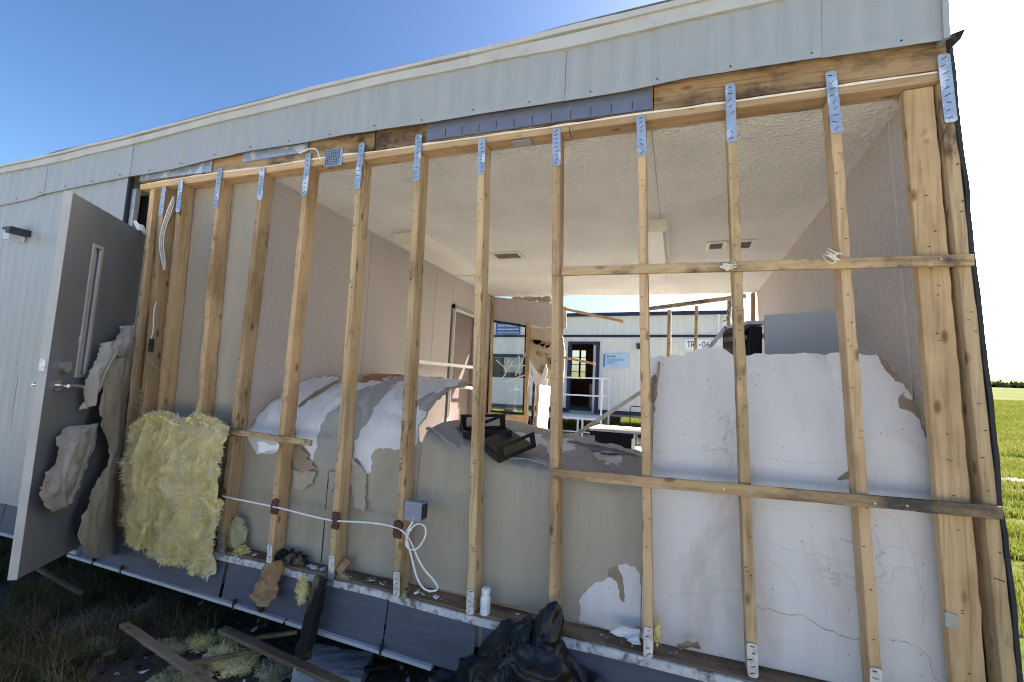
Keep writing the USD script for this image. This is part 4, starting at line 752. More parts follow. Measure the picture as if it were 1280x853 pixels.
# black drawer cabinet lying further back
t = thing('drawer_cabinet', 'black drawer cabinet with a white top lying beyond the folded board', 'cabinet', atY(765, 560, 2.9))
a, b = atY(744, 539, 2.9), atY(789, 570, 2.9)
part(t, 'body', box(a[0], b[0], 2.9, 3.35, b[2] - .3, a[2]), 'black_plastic'); part(t, 'top', box(a[0] - .06, b[0] + .35, 2.86, 3.5, a[2] + .004, a[2] + .03), 'foam_white')
part(t, 'front_rim', box(a[0] - .05, b[0] + .02, 2.875, 2.9, a[2] - .045, a[2] + .002), 'black_plastic')
A = atY(796, 545, 2.9); part(t, 'white_frame', [box(A[0] - .02, A[0] + .25, 2.95, 2.99, A[2] - .11, A[2] - .09), box(A[0] - .02, A[0], 2.95, 2.99, A[2] - .09, A[2] + .04)], 'white_bar')
top('leaning_metal_bar', beam(atY(716, 546, 3.6), atY(803, 489, 3.9), .045, .03, up=(0, 1, .2)), 'steel_grey', 'grey metal bar leaning up to the right beyond the room', 'metal bar')
# splintered laths hanging in the gap
for pa, pb, lbl, h in (((704, 386), (779, 402), 'longer splintered lath hanging just under the ceiling', .035), ((704, 447), (744, 455), 'shorter splintered lath in front of the far doorway', .03)):
    A, B = atY(*pa, 3.98), atY(*pb, 3.75); top('splintered_lath', beam(A, B, h, .02, up=(0, 1, 0), rough=.004, seg=30, seed=int(pa[1])), 'pine_along', lbl, 'lath', group='splintered laths in the gap')

# ------------------------------------------------------------------ torn rear wall piece with the window
C0 = thing('torn_rear_wall', 'torn piece of the rear wall sagging beside the doorway with a broken window', 'wall', (.5, 4.1, .1))
Yc = 4.10
def P4(px, py, y=Yc): a = atY(px, py, y); return (a[0], a[2])
def slabp(poly, y0, th, m, name, label=None):
    pg = poly if isinstance(poly, Polygon) else Polygon(poly); return part(C0, name, prism(pg, (0, y0 + th, 0), (1, 0, 0), (0, 0, 1), th), m, label=label)
slabp([P4(616, 371), P4(692, 380), P4(708, 384), P4(708, 410), P4(700, 413), P4(690, 408), P4(678, 411), P4(664, 407), P4(616, 400)], Yc, .012, 'vinyl_wall', 'upper_panel')
slabp([P4(660, 407), P4(676, 411), P4(690, 409), P4(702, 413), P4(706, 440), P4(704, 480), P4(690, 484), P4(672, 478), P4(664, 470), P4(662, 440)], Yc + .004, .03, 'cream_board', 'exposed_backing')
for i in range(9):
    x = rng.uniform(.66, .98); z = rng.uniform(1.35, 1.95)
    part(C0, 'torn_backing_shred', loft([[(x + .07 * math.cos(k) * (1 + .4 * math.sin(3 * k + i)), Yc + .002 - .012 * q_, z + .05 * math.sin(k) * (1 + .4 * math.cos(2 * k + i))) for k in np.linspace(0, 5.6, 9)] for q_ in (0, 1)]), 'cream_board' if i % 3 else 'brown_paper')
slabp([P4(611, 518), P4(657, 521), P4(657, 575), P4(608, 575)], Yc, .012, 'vinyl_wall', 'lower_panel')
def P4b(pa, pb, w, d, m, name, y=Yc - .02): A, B = atY(*pa, y), atY(*pb, y); part(C0, name, beam(A, B, w, d, up=(0, 1, 0), rough=.003, seg=20, seed=3), m)
P4b((613, 372), (608, 575), .065, .07, 'rotten_wood', 'king_stud', Yc + .0); P4b((616.5, 372), (611, 545), .02, .08, 'pine_upright_stained', 'split_stud', Yc - .03)
P4b((609, 519), (660, 523), .06, .06, 'pine_along', 'sill_rail'); P4b((660.5, 404), (656.5, 560), .045, .06, 'pine_upright', 'jamb_stud'); P4b((668, 477), (664, 560), .03, .05, 'rotten_wood', 'cripple_stud', Yc + .05); P4b((673, 478), (670, 560), .03, .05, 'pine_upright_stained', 'cripple_stud', Yc + .05)
wo = Polygon([P4(614.5, 400), P4(659, 407), P4(655.5, 519), P4(610, 515)]); wi = wo.buffer(-.028, join_style=2)
WF = slabp(wo.difference(wi), Yc - .01, .05, 'felt', 'window_frame'); part(C0, 'window_pane', prism(wi.buffer(.004), (0, Yc + .03, 0), (1, 0, 0), (0, 0, 1), .004), 'pane_glass')
for pa, pb in (((627, 475), (641, 452)), ((644, 470), (658, 440)), ((628, 478), (660, 468)), ((632, 458), (657, 457)), ((620, 450), (633, 462)), ((650, 470), (649, 445)), ((636, 449), (631, 470))):
    P4b(pa, pb, .016, .006, 'white_bar', 'broken_blind_slat', Yc - .03)
# torn white foam shreds and the sunlit sheet under them
for i, pp in enumerate(([(662, 452), (672, 468), (678, 474), (676, 480), (668, 474)], [(682, 456), (684, 466), (678, 478), (676, 476)], [(664, 470), (684, 474), (682, 482), (668, 480)])):
    pg = Polygon([P4(*p, 3.92) for p in pp]).buffer(.006); part(C0, 'torn_foam_shred', prism(pg, (0, 3.93, 0), (1, -.5, 0), (0, 0, 1), .008) if False else prism(pg, (0, 3.93 + .01 * i, 0), (1, 0, 0), (0, 0, 1), .012), 'foam_white')
X0 = .95; pA, pB, pC, pD = atX(675, 481, X0), atX(688.5, 483, X0), atX(684, 541, X0), atX(671, 541, X0)
sh = thing('white_sheet', 'bright white sunlit sheet standing edge-on under the torn backing', 'sheet', (X0, pA[1], pC[2]))
part(sh, 'face', loft([[pA, pB, pC, pD], [p - np.array([.012, 0, 0]) for p in (pA, pB, pC, pD)]]), 'foam_white')
# shreds hanging from the rear edge of the ceiling
sh = thing('hanging_shreds', 'grey shreds of insulation hanging from the rear ceiling edge', 'insulation', atY(675, 372, 4.17))
for i in range(22):
    px = rng.uniform(640, 689) if i < 22 else rng.uniform(700, 900); a = atY(px, 367, 4.2 + rng.uniform(-.03, .02)); n = 6; l = rng.uniform(.03, .13) * (1 if i < 22 else .3)
    s = trimesh.creation.icosphere(2, 1.0); s.apply_scale((rng.uniform(.02, .05), .02, l / 2)); s = crumple(s, .012, 22, i); s.apply_translation((a[0], a[1], 2.462 - l * .5)); part(sh, 'shred', s, 'insulation_grey')
# broken stud frame standing outside
t = thing('broken_stud_frame', 'leaning frame of weathered studs standing behind the trailer on the right', 'stud frame', (2.8, 5.0, 1.0))
part(t, 'top_rail', beam(atY(806, 387, 5), atY(932, 370, 5), .05, .06, up=(0, 1, 0), rough=.006, seg=40, seed=2), 'pine_stained')
for pa, pb in (((836.5, 388), (835, 470)), ((871, 383), (868, 470)), ((911.5, 376), (910, 470)), ((941, 370), (941.5, 470))): part(t, 'stud', beam(atY(*pa, 5.03), atY(*pb, 5.03), .045, .06, up=(0, 1, 0), rough=.004, seg=24, seed=int(pa[0])), 'pine_upright_stained')
part(t, 'white_lath', beam(atY(839, 391, 5.06), atY(838, 470, 5.06), .012, .02), 'white_bar')
t = thing('tangled_cables', 'tangle of thin torn cables hanging beside the broken stud frame', 'cables', atY(920, 390, 4.6))
for i in range(6):
    a = np.array([rng.uniform(913, 922), rng.uniform(374, 380)]); pts = [a]
    for k in range(5): pts.append(pts[-1] + [rng.normal(0, 4), rng.uniform(2, 9)])
    part(t, 'cable', tube(spline([atY(*p, 4.6 + rng.uniform(-.05, .05)) for p in pts], 18), .006, 5), 'cable_white' if i % 2 else 'felt')
# ------------------------------------------------------------------ the second trailer across the yard
PSI = math.radians(-3.0); UF = np.array([math.cos(PSI), math.sin(PSI), 0]); NF = np.array([-math.sin(PSI), math.cos(PSI), 0]); P0F = np.array([1.7, 11.0, 0])
def F(u, z, d=0.0):
    p = P0F + UF * u + NF * d; return np.array([p[0], p[1], z + GX * p[0] + GY * p[1]])
def onF(px, py, d=0.0):
    r = ray(px, py); P0 = P0F + NF * d; p = CAM + r * (((P0 - CAM) @ NF) / (r @ NF)); return (p - P0F) @ UF, p[2] - GX * p[0] - GY * p[1]
def fbox(u0, u1, d0, d1, z0, z1):
    b = trimesh.creation.box((1, 1, 1)); v = np.array(b.vertices) + .5
    return trimesh.Trimesh([F(u0 + (u1 - u0) * a, z0 + (z1 - z0) * c, d0 + (d1 - d0) * b_) for a, b_, c in v], b.faces, process=False)
T2 = thing('second_trailer', 'pale trailer with navy stripes and an open doorway standing across the yard', 'trailer', F(0, -.45))
UL, UR, ZB, ZT = -9.5, 2.05, .17, 2.88
du0, du1, dz0, dz1 = onF(709, 500)[0], onF(745, 500)[0], .13, 2.05
du0 = onF(713, 480)[0]; du1 = onF(744, 480)[0]
wu0, wu1, wz0, wz1 = -4.9, -3.50, 1.12, 1.62
edges = [UL + i * 1.22 for i in range(10) if UL + i * 1.22 < UR - .3] + [UR]
def ribbed(u0, u1, z0, z1, d=0.0):
    us = np.unique(np.r_[u0, np.arange(np.ceil((u0 - UL) / .0305) * .0305 + UL, u1, .0305), u1]); P = np.zeros((len(us), 2, 3))
    for i, u in enumerate(us):
        o = -.006 if int(round((u - UL) / .0305)) % 5 == 0 and 0 < i < len(us) - 1 else 0
        for j, z in enumerate((z0, z1)): P[i, j] = F(u, z, d + o)
    return grid(P, .004, flip=True)
for a, b in zip(edges[:-1], edges[1:]):
    segs = [(ZB, ZT)]
    for (o0, o1, q0, q1) in ((du0 - .12, du1 + .12, dz0, dz1 + .08), (wu0 - .06, wu1 + .06, wz0 - .06, wz1 + .06)):
        if b <= o0 or a >= o1: continue
    cuts = sorted({a, b, *[c for c in (du0 - .1, du1 + .1, wu0, wu1) if a < c < b]})
    for c0, c1 in zip(cuts[:-1], cuts[1:]):
        m = (c0 + c1) / 2
        if du0 - .1 < m < du1 + .1: zs = [(dz1 + .06, ZT)]
        elif wu0 < m < wu1: zs = [(ZB, wz0), (wz1, ZT)]
        else: zs = [(ZB, ZT)]
        for z0, z1 in zs: part(T2, 'wall_panel', ribbed(c0, c1, z0, z1), 'pale_siding')
def strip2(name, u0, u1, z0, z1, d=-.03, m='navy'): part(T2, name, fbox(u0, u1, d, -.008, z0, z1), m)
strip2('roof_trim', UL, UR + .03, ZT - .05, ZT + .05, -.06); strip2('upper_stripe', UL, UR + .01, 2.235, 2.30); strip2('base_trim', UL, du0 - .11, .12, .22); strip2('base_trim', du1 + .11, UR + .01, .12, .22)
strip2('mid_stripe', UL, wu0 - .0, 1.60, 1.72, -.028); strip2('mid_stripe', wu0, wu1, 1.625, 1.72, -.028); strip2('window_trim', wu0 - .05, wu1 + .05, 1.02, 1.12, -.03); strip2('window_trim', wu1, wu1 + .07, 1.121, 1.624, -.03)
strip2('mid_stripe', onF(812, 448)[0], UR + .01, 1.52, 1.60, -.028)
part(T2, 'window_pane', fbox(wu0, wu1, .02, .026, wz0, wz1), 'pane_glass'); part(T2, 'window_blind', fbox(wu0 + .75, wu1 - .02, .05, .056, wz0 + .05, wz1), 'blind')
part(T2, 'window_mullion', fbox((wu0 + wu1) / 2 - .02, (wu0 + wu1) / 2 + .02, -.01, .05, wz0, wz1), 'navy')
for (u0, u1, z0, z1) in ((du0 - .1, du0, dz0, dz1 + .06), (du1, du1 + .1, dz0, dz1 + .06), (du0, du1, dz1 - .01, dz1 + .06)): part(T2, 'door_frame', fbox(u0, u1, -.04, .09, z0, z1), 'navy')
part(T2, 'door_leaf', fbox(du1 - .10, du1 - .004, .1, .9, dz0 + .02, dz1 - .02), 'pale_siding'); part(T2, 'threshold', fbox(du0, du1, -.03, .1, dz0 - .04, dz0 + .02), 'door_trim')
# shell of the room seen through the doorway
D2 = 3.4
part(T2, 'roof', fbox(UL, UR, -.005, D2, ZT - .06, ZT + .02), 'pale_siding'); part(T2, 'floor', fbox(UL, UR, .012, D2, .06, .12), 'desk_top_brown'); part(T2, 'inner_ceiling', fbox(UL, UR, .02, D2 - .1, 2.42, 2.44), 'brown_room')
bw0, bw1 = onF(713, 440, D2)[0], onF(733, 440, D2)[0]; bz1 = onF(722, 438, D2)[1]; bz0 = onF(722, 474, D2)[1]
for (u0, u1, z0, z1) in ((UL, bw0, .12, 2.42), (bw1, UR, .12, 2.42), (bw0, bw1, .12, bz0), (bw0, bw1, bz1, 2.42)): part(T2, 'rear_wall', fbox(u0, u1, D2 - .06, D2, z0, z1), 'brown_room')
part(T2, 'rear_window_pane', fbox(bw0, bw1, D2 - .03, D2 - .026, bz0, bz1), 'pane_glass')
for k in range(5): part(T2, 'window_bar', fbox(bw0, bw1, D2 - .07, D2 - .05, bz0 + (bz1 - bz0) * k / 4 - .012, bz0 + (bz1 - bz0) * k / 4 + .012), 'brown_room' if k in (0, 4) else 'blind')
part(T2, 'window_bar', fbox((bw0 * .35 + bw1 * .65) - .03, (bw0 * .35 + bw1 * .65) + .03, D2 - .08, D2 - .04, bz0, bz1), 'void')
part(T2, 'end_wall', fbox(UR - .03, UR, .005, D2, ZB, ZT), 'pale_siding'); part(T2, 'inner_partition', fbox(du0 - 1.4, du0 - 1.35, .02, D2, .12, 2.42), 'brown_room'); part(T2, 'inner_partition', fbox(du1 + 1.2, du1 + 1.25, .02, D2, .12, 2.42), 'brown_room')
ch = thing('office_chair', 'dark chair standing in the dim room of the second trailer', 'chair', F(du0 + .55, .12, 1.9))
part(ch, 'backrest', loft([[F(du0 + .35, z, 1.9 + .05 * math.sin(z)), F(du0 + .75, z, 1.9 + .05 * math.sin(z)), F(du0 + .75, z, 1.96), F(du0 + .35, z, 1.96)] for z in (.62, .8, 1.0)]), 'felt'); part(ch, 'seat', fbox(du0 + .33, du0 + .77, 1.5, 1.92, .54, .6), 'felt')
for u in (.35, .73):
    for d in (1.53, 1.9): part(ch, 'leg', fbox(du0 + u, du0 + u + .03, d - .03, d, .12, .54), 'felt')
dk = thing('pale_cabinet', 'pale low cabinet inside the doorway of the second trailer', 'cabinet', F(du1 - .3, .12, 2.2)); part(dk, 'body', fbox(du1 - .62, du1 - .12, 2.0, 2.4, .12, .84), 'blind'); part(dk, 'top', fbox(du1 - .64, du1 - .10, 1.98, 2.42, .842, .87), 'desk_top_brown')
for u in np.arange(UL + .5, UR, 1.9):
    for d in (.5, D2 - .5): part(T2, 'pier_block', fbox(u, u + .35, d - .2, d + .2, -.46, .06), 'concrete')
part(T2, 'downspout', fbox(onF(897, 400)[0], onF(899.5, 400)[0], -.09, -.03, 1.62, ZT - .05), 'rail_white')
u, z = onF(799, 432); part(T2, 'wall_lamp', [fbox(u - .06, u + .06, -.16, -.01, z - .02, z + .05), fbox(u - .05, u + .05, -.13, -.01, z - .10, z - .02)], 'black_lamp')
# signs
def sign(label, cat, px0, py0, px1, py1, m, txt):
    u0, z1 = onF(px0, py0, -.02); u1, z0 = onF(px1, py1, -.02); t = thing('wall_sign', label, cat, F((u0 + u1) / 2, z0, -.02))
    part(t, 'plate', fbox(u0, u1, -.034, -.02, z0, z1), m); return t, u0, u1, z0, z1
ND = UF, np.array([0, 0, 1.0])
t, u0, u1, z0, z1 = sign('white plate with black letters TRL-06 high on the second trailer', 'sign', 856.5, 424.5, 887, 437, 'sign_white', '')
part(t, 'lettering', place_text('TRL-06', .155, F(u0 + .05, z0 + .05, -.035), UF, (0, 0, 1), .003, True, (u1 - u0) * .9), 'ink')
t, u0, u1, z0, z1 = sign('pale blue notice board with small print right of the far doorway', 'sign', 754.5, 442, 785, 460.5, 'sign_pale_blue', '')
part(t, 'blue_edge', fbox(u0, u0 + .055, -.038, -.0345, z0 + .02, z1 - .02), 'ink_blue')
part(t, 'lettering', place_text('MILTON', .06, F(u0 + .09, z1 - .10, -.0345), UF, (0, 0, 1), .002, True), 'ink_blue') if False else None
hgt = z1 - z0
for k, (w, yy) in enumerate([(.45, .80), (.85, .62), (.82, .54), (.5, .46), (.3, .36), (.55, .26)]):
    n = int(w * 16); uu = u0 + .10
    k_ = []
    while uu < u0 + .10 + w * (u1 - u0 - .14):
        l = rng.uniform(.012, .04); k_.append(fbox(uu, uu + l, -.0365, -.0345, z0 + hgt * yy - (.022 if k == 0 else .009), z0 + hgt * yy + (.022 if k == 0 else .009))); uu += l + .012
    part(t, 'print_line', k_, 'ink_blue')
t, u0, u1, z0, z1 = sign('blue sign with pale lettering seen through the broken window', 'sign', 620.5, 403, 650, 418.5, 'sign_blue', '')
hgt = z1 - z0
for k, yy in enumerate((.72, .42, .15)):
    uu = u0 + .06; k_ = []
    while uu < u1 - .08:
        l = rng.uniform(.03, .07); k_.append(fbox(uu, uu + l, -.0365, -.0345, z0 + hgt * yy - .03 * (1 - k * .25), z0 + hgt * yy + .03 * (1 - k * .25))); uu += l + .02
    part(t, 'lettering', k_, 'ink_pale')
# entrance landing with white rails
st = thing('entrance_landing', 'white railed metal landing in front of the second trailer doorway', 'landing', F(du0, -.45, -1))
ld = -1.15; rl = du0 - .9; rr = onF(753, 490, ld)[0]; rr2 = onF(757.5, 490, -.12)[0]
part(st, 'deck', fbox(rl, rr2, ld, -.06, .03, .085), 'rail_white')
for z in (onF(740, 473, ld)[1], onF(740, 495, ld)[1]): part(st, 'rail', [fbox(rl, rr, ld, ld + .035, z - .018, z + .018), fbox(rr - .035, rr, ld + .036, -.1, z - .016, z + .016)], 'rail_white')
zt = onF(740, 473, ld)[1]
for u, d in ((rl, ld), (rr - .02, ld + .001), (rr - .02, -.14)): part(st, 'post', fbox(u - .02, u + .022, d - .004, d + .038, -.47, zt + .02), 'rail_white')
u = onF(722, 530, ld)[0]; part(st, 'leg', fbox(u - .02, u + .02, ld, ld + .04, -.47, .03), 'rail_white'); part(st, 'leg', fbox(u + .1, u + .14, ld, ld + .04, -.47, .03), 'rail_white'); part(st, 'brace', fbox(rl, rr2, ld + .01, ld + .035, -.30, -.27), 'rail_white')
hr = thing('black_hoop', 'thin black metal hoop standing below the base trim of the second trailer', 'hoop', F(-.3, -.4, -.4)); a, b = onF(788, 508, -.5), onF(815, 530, -.5)
part(hr, 'frame', tube([F(a[0], -.45, -.5), F(a[0], a[1] - .02, -.5), F(a[0] + .03, a[1], -.5), F(b[0], a[1], -.5), F(b[0] + .02, a[1] - .03, -.5), F(b[0] + .02, -.45, -.5)], .013, 8), 'felt')

# ------------------------------------------------------------------ insulation in the wall
def fluff(P, seed, amp, fine):
    N = normals(P); N = np.where(N[..., 1:2] > 0, -N, N)
    a = meshkit.fbm(P * np.array([6, 6, 3.2]), 4, seed); rdg = 1 - np.abs(2 * meshkit.noise(P * np.array([8, 8, 3.5]) + a[..., None] * 3.5, seed + 3) - 1)
    return P + N * ((a - .35) * amp + rdg ** 2 * amp * .55 + (meshkit.fbm(P * 70, 3, seed + 5) - .5) * fine)[..., None]
def hairs(parent, P, mask, n, m, seed, ln=.035, w=.0012, down=.4):
    """short fibres standing out of a fluffy sheet, one joined part"""
    r = np.random.default_rng(seed); idx = np.argwhere(mask); idx = idx[r.integers(0, len(idx), n)]; N = normals(P); N = np.where(N[..., 1:2] > 0, -N, N)
    b = P[idx[:, 0], idx[:, 1]]; nn = N[idx[:, 0], idx[:, 1]]; d = nn * r.uniform(.1, .7, (n, 1)) + r.normal(0, .7, (n, 3)) + np.array([0, 0, -down]); d /= np.linalg.norm(d, axis=1, keepdims=True)
    L = ln * r.uniform(.4, 1.3, (n, 1)); s = np.cross(d, r.normal(0, 1, (n, 3))); s /= np.linalg.norm(s, axis=1, keepdims=True) + 1e-9
    v = np.stack([b - s * w, b + s * w, b + d * L * .55 + s * w * .7, b + d * L + r.normal(0, .006, (n, 3))], 1).reshape(-1, 3); k = np.arange(n)[:, None] * 4
    f = np.vstack([k + [0, 1, 2], k + [0, 2, 3]]); part(parent, 'loose_fibres', trimesh.Trimesh(v, f, process=False), m, kind='stuff')
bt = thing('insulation_batt', 'yellow glass fibre batt bulging out of the wall beside the door', 'insulation', (-.35, -.05, .1))
nx, nz = 170, 210; xs5 = np.linspace(-.80, .06, nx); tt = np.linspace(0, 1, nz)
Pb = np.zeros((nx, nz, 3)); top_e = np.interp(xs5, [-.80, -.68, -.58, -.47, -.36, -.25, -.1, .0, .06], [.80, .87, .895, .885, .85, .905, .885, .865, .84]); bot_e = np.interp(xs5, [-.8, -.72, -.6, -.45, -.3, -.15, .0, .06], [.12, .065, .06, .05, .05, .04, .012, .02])
for i, x in enumerate(xs5):
    z = top_e[i] + (bot_e[i] - top_e[i]) * tt; left = np.interp(z, [.0, .25, .45, .65, .9], [-.70, -.69, -.70, -.72, -.71]); xx_ = left + (x + .80) / .86 * (np.interp(z, [0, .5, .9], [.03, .06, .035]) - left)
    Pb[i] = np.stack([xx_, -.02 - .045 * np.sin(np.pi * np.clip((1 - tt) * 1.05, 0, 1)) ** .7 * (.6 + .4 * np.sin(np.pi * i / nx)), z], -1)
Pb[:, -8:, 2] += ((meshkit.fbm(np.stack([xs5 * 40, 0 * xs5, 0 * xs5], -1), 4, 3) - .6) * .05)[:, None] * np.linspace(0, 1, 8)[None]
step = 1 / (1 + np.exp(-(Pb[..., 2] - .43 - .1 * (meshkit.fbm(Pb * np.array([5, 5, 0]) + 3, 3, 2) - .5)) * 60)); Pb[..., 1] -= .022 * step
Pf = fluff(Pb, 5, .085, .005); mk = np.ones((nx - 1, nz - 1), bool)
part(bt, 'batt', grid(Pf, .02, mk, flip=normals(Pf)[50, 50, 1] > 0), 'yellow_fluff', smooth=60)
def lint(parent, P, n, m, seed, ln=.05, w=.0006, out=.012, mask=None):
    """fine glass fibres combed along the sheet in locally common directions, one joined part"""
    r = np.random.default_rng(seed); N = normals(P); N = np.where(N[..., 1:2] > 0, -N, N); a, c = r.integers(2, P.shape[0] - 2, n), r.integers(2, P.shape[1] - 2, n)
    if mask is not None: idx = np.argwhere(mask); idx = idx[r.integers(0, len(idx), n)]; a, c = idx[:, 0], idx[:, 1]
    b0, nn = P[a, c], N[a, c]; th = meshkit.fbm(b0 * 5, 3, seed) * 9 + r.normal(0, .7, n); du = np.array([1, 0, 0]) - nn * nn[:, :1]; du /= np.linalg.norm(du, axis=1, keepdims=True); dv = np.cross(nn, du)
    d = du * np.cos(th)[:, None] + dv * np.sin(th)[:, None]; L = ln * r.uniform(.4, 1.4, (n, 1)); s = np.cross(d, nn) * w; o = nn * r.uniform(0, out, (n, 1)); e = r.normal(0, .008, (n, 3))
    q = [b0 + o * .2 - d * L * .5, b0 + o + e * .5, b0 + d * L * .5 + o * r.uniform(.2, 1.6, (n, 1)) + e]
    v = np.stack([q[0] - s, q[0] + s, q[1] - s, q[1] + s, q[2]], 1).reshape(-1, 3); k = np.arange(n)[:, None] * 5; part(parent, 'loose_fibres', trimesh.Trimesh(v, np.vstack([k + [0, 1, 3], k + [0, 3, 2], k + [2, 3, 4]]), process=False), m, kind='stuff')
lint(bt, Pf, 16000, 'yellow_fluff', 4); lint(bt, Pf, 5000, 'pale_fluff', 5, .06); lint(bt, Pf, 8000, 'ochre_fluff', 8, .04, .0006, .006)
em = np.zeros((nx, nz), bool); em[:, -5:] = True; em[:, :3] = True; em[:3] = True; em[-3:] = True; hairs(bt, Pf, em, 3500, 'yellow_fluff', 6, .02, .0006); hairs(bt, Pf, em, 1500, 'pale_fluff', 9, .03, .0006)
part(bt, 'facing_seam', tube(spline([Pf[i, 118 + int(4 * math.sin(i * .1))] + [0, -.002, 0] for i in range(70, 165, 12)], 40), .0025, 5), 'kraft')
def tuft(c, r, seed, m='yellow_fluff', name='insulation_tuft', label='', n=500, cat='insulation', group=None, stretch=(1, 1, 1), ln=.03):
    s = trimesh.creation.icosphere(4, r); s.apply_scale(stretch); s = crumple(s, r * .55, .35 / r + 5, seed, False); s = crumple(s, r * .25, 1.2 / r, seed + 3, False); s.apply_translation(c); t = thing(name, label, cat, c, group)
    part(t, 'clump', s, m, smooth=60); v = np.array(s.vertices); g_ = np.random.default_rng(seed); n = int(n * 4 * min(1, r / .05)); ln = ln * min(1, r / .06) * .8; i = g_.integers(0, len(v), n); b = v[i]; d = np.array(s.vertex_normals)[i] * .25 + g_.normal(0, .7, (n, 3)); d /= np.linalg.norm(d, axis=1, keepdims=True)
    sd = np.cross(d, g_.normal(0, 1, (n, 3))); sd /= np.linalg.norm(sd, axis=1, keepdims=True); L = ln * g_.uniform(.3, 1.5, (n, 1)); vv = np.stack([b - sd * .0006, b + sd * .0006, b + d * L * .6 + sd * .0005, b + d * L + g_.normal(0, .008, (n, 3))], 1).reshape(-1, 3); k = np.arange(n)[:, None] * 4
    part(t, 'loose_fibres', trimesh.Trimesh(vv, np.vstack([k + [0, 1, 2], k + [0, 2, 3]]), process=False), m, kind='stuff')
p = atY(145, 470, .02) if False else atY(176, 500, -.0)
tuft(p, .03, 3, 'dull_fluff', label='small dull tuft stuffed between the door jamb and first stud', stretch=(.7, .5, 1.9), n=900)
tuft(atY(303, 690, .035) + [0, 0, .005], .035, 7, 'yellow_fluff', label='round yellow tuft lying on the sill near the batt', stretch=(1.1, .7, .75))
tuft(atY(378, 738, -.06), .03, 9, 'yellow_fluff', label='yellow tuft hanging over the flashing beside the rotten plank', stretch=(1.0, .6, 2.2))
tuft(atY(428, 722, -.01), .022, 10, 'dull_fluff', label='small tuft of fibre beside the third base strap', stretch=(1.5, .6, .7), n=200); tuft(atY(505, 745, -.015), .014, 11, 'dull_fluff', label='wisps of fibre beside the fourth base strap', stretch=(.9, .6, 1.6), n=260)
tuft(atY(822, 790, .03), .02, 12, 'yellow_fluff', label='pale strip of insulation standing behind the stud at the white patch', stretch=(.7, .5, 2.8), n=200)
for c_, l_ in (((906, 333), 'wisp of pale fibre caught left of the stud on the upper girt'), ((1047, 322), 'longer wisp of pale fibre on the upper girt by the right stud')):
    t = thing('fibre_wisp', l_, 'insulation', atY(*c_, -.03))
    for k in range(9):
        q0 = np.array(c_) + rng.normal(0, 2, 2); part(t, 'strand', tube(spline([atY(*(q0 + [j * (-5 if c_[0] > 1000 else 3) + rng.normal(0, 2), rng.normal(0, 2.2) - (j * 1.2 if c_[0] > 1000 else 0)]), -.028 - .004 * rng.random()) for j in range(4)], 14), np.linspace(.004, .001, 14), 5), 'pale_fluff')

# ------------------------------------------------------------------ wiring
cb_ = thing('electric_cable', 'white electric cable running through the studs and looping below a grey box', 'cable', (.8, -.01, .41))
c = [atY(*p, -.014) for p in [(277, 620), (300, 625), (344, 634), (380, 643), (419, 651), (455, 653), (485, 657), (503, 664), (512, 675), (521, 695), (532, 714), (544, 728)]] + [atY(*p, -.03) for p in [(547, 736), (538, 739), (528, 734), (519, 715), (514, 695), (510, 680), (508, 668)]] + [atY(*p, -.04) for p in [(511, 660), (516, 653), (518, 650)]]
part(cb_, 'run', tube(spline(c, 160), .0052, 8), 'cable_white', smooth=50)
part(cb_, 'loop', tube(spline([atY(*p, -.035) for p in [(515, 651), (512, 662), (509, 672), (508, 682), (513, 687), (521, 686), (528, 678), (532, 668), (531, 659), (525, 655), (518, 657), (513, 664)]], 80), .0045, 8), 'cable_white', smooth=50)
jb = thing('junction_box', 'small grey metal junction box fixed to the stud above the cable loop', 'junction box', atY(517, 640, -.03)); a, b = atY(508.5, 626, -.05), atY(527, 652, -.05)
part(jb, 'box', box(a[0], b[0], -.06, .0, b[2], a[2]), 'box_grey'); part(jb, 'cover', box(a[0] - .002, b[0] + .002, -.0635, -.0605, b[2] - .002, a[2] + .002), 'box_grey'); part(jb, 'side_plate', box(b[0] + .0005, b[0] + .004, -.055, -.005, b[2] + .01, a[2] - .01), 'felt')
for pp in ((517, 630), (517, 648)): q = atY(*pp, -.064); part(jb, 'screw', [box(q[0] - .004, q[0] + .004, -.0655, -.0634, q[2] - .004, q[2] + .004)], 'zinc')
for i, pp in enumerate(((277, 620), (343.5, 634), (419.5, 651), (497, 662))):
    q = atY(*pp, -.01); s = trimesh.creation.box((.036, .008, .075)); s = s.subdivide().subdivide().subdivide(); s = crumple(s, .006, 60, i); s.apply_translation((q[0], -.008, q[2])); part(T, 'rust_stain_plate', s, 'rust')
wb = thing('loose_wires', 'bundle of loose white wires hanging between the first two studs', 'wires', atY(205, 300, .0))
for i, o in enumerate((-2.4, 0, 2.4)): part(wb, 'wire', tube(spline([atY(*p, .0 + .01 * i) for p in [(217 + o * .3, 246), (214 + o, 258), (207 + o, 278), (202 + o, 300), (203 + o, 318), (206 + o * .4, 338)]], 40), .0045, 6), 'cable_white' if i != 1 else 'cream_plastic', smooth=50)
wb = thing('wire_stub', 'short wire stub with dark connector hanging below the loose wires', 'wire', atY(193, 400, .0)); part(wb, 'wire', tube(spline([atY(*p, .0) for p in [(196, 377), (194, 382), (192, 400), (188, 425)]], 20), .004, 6), 'cable_white'); part(wb, 'connector', tube([atY(190, 424, 0), atY(188, 440, 0)], .014, 8), 'felt')
for i in range(5): part(wb, 'frayed_strand', tube(spline([atY(188 + rng.normal(0, 2), 440, 0), atY(186 + rng.normal(0, 4), 450, -.01), atY(188 + rng.normal(0, 5), 462, 0), atY(183 + rng.normal(0, 4), 470, 0)], 14), .0018, 5), 'dull_fluff')
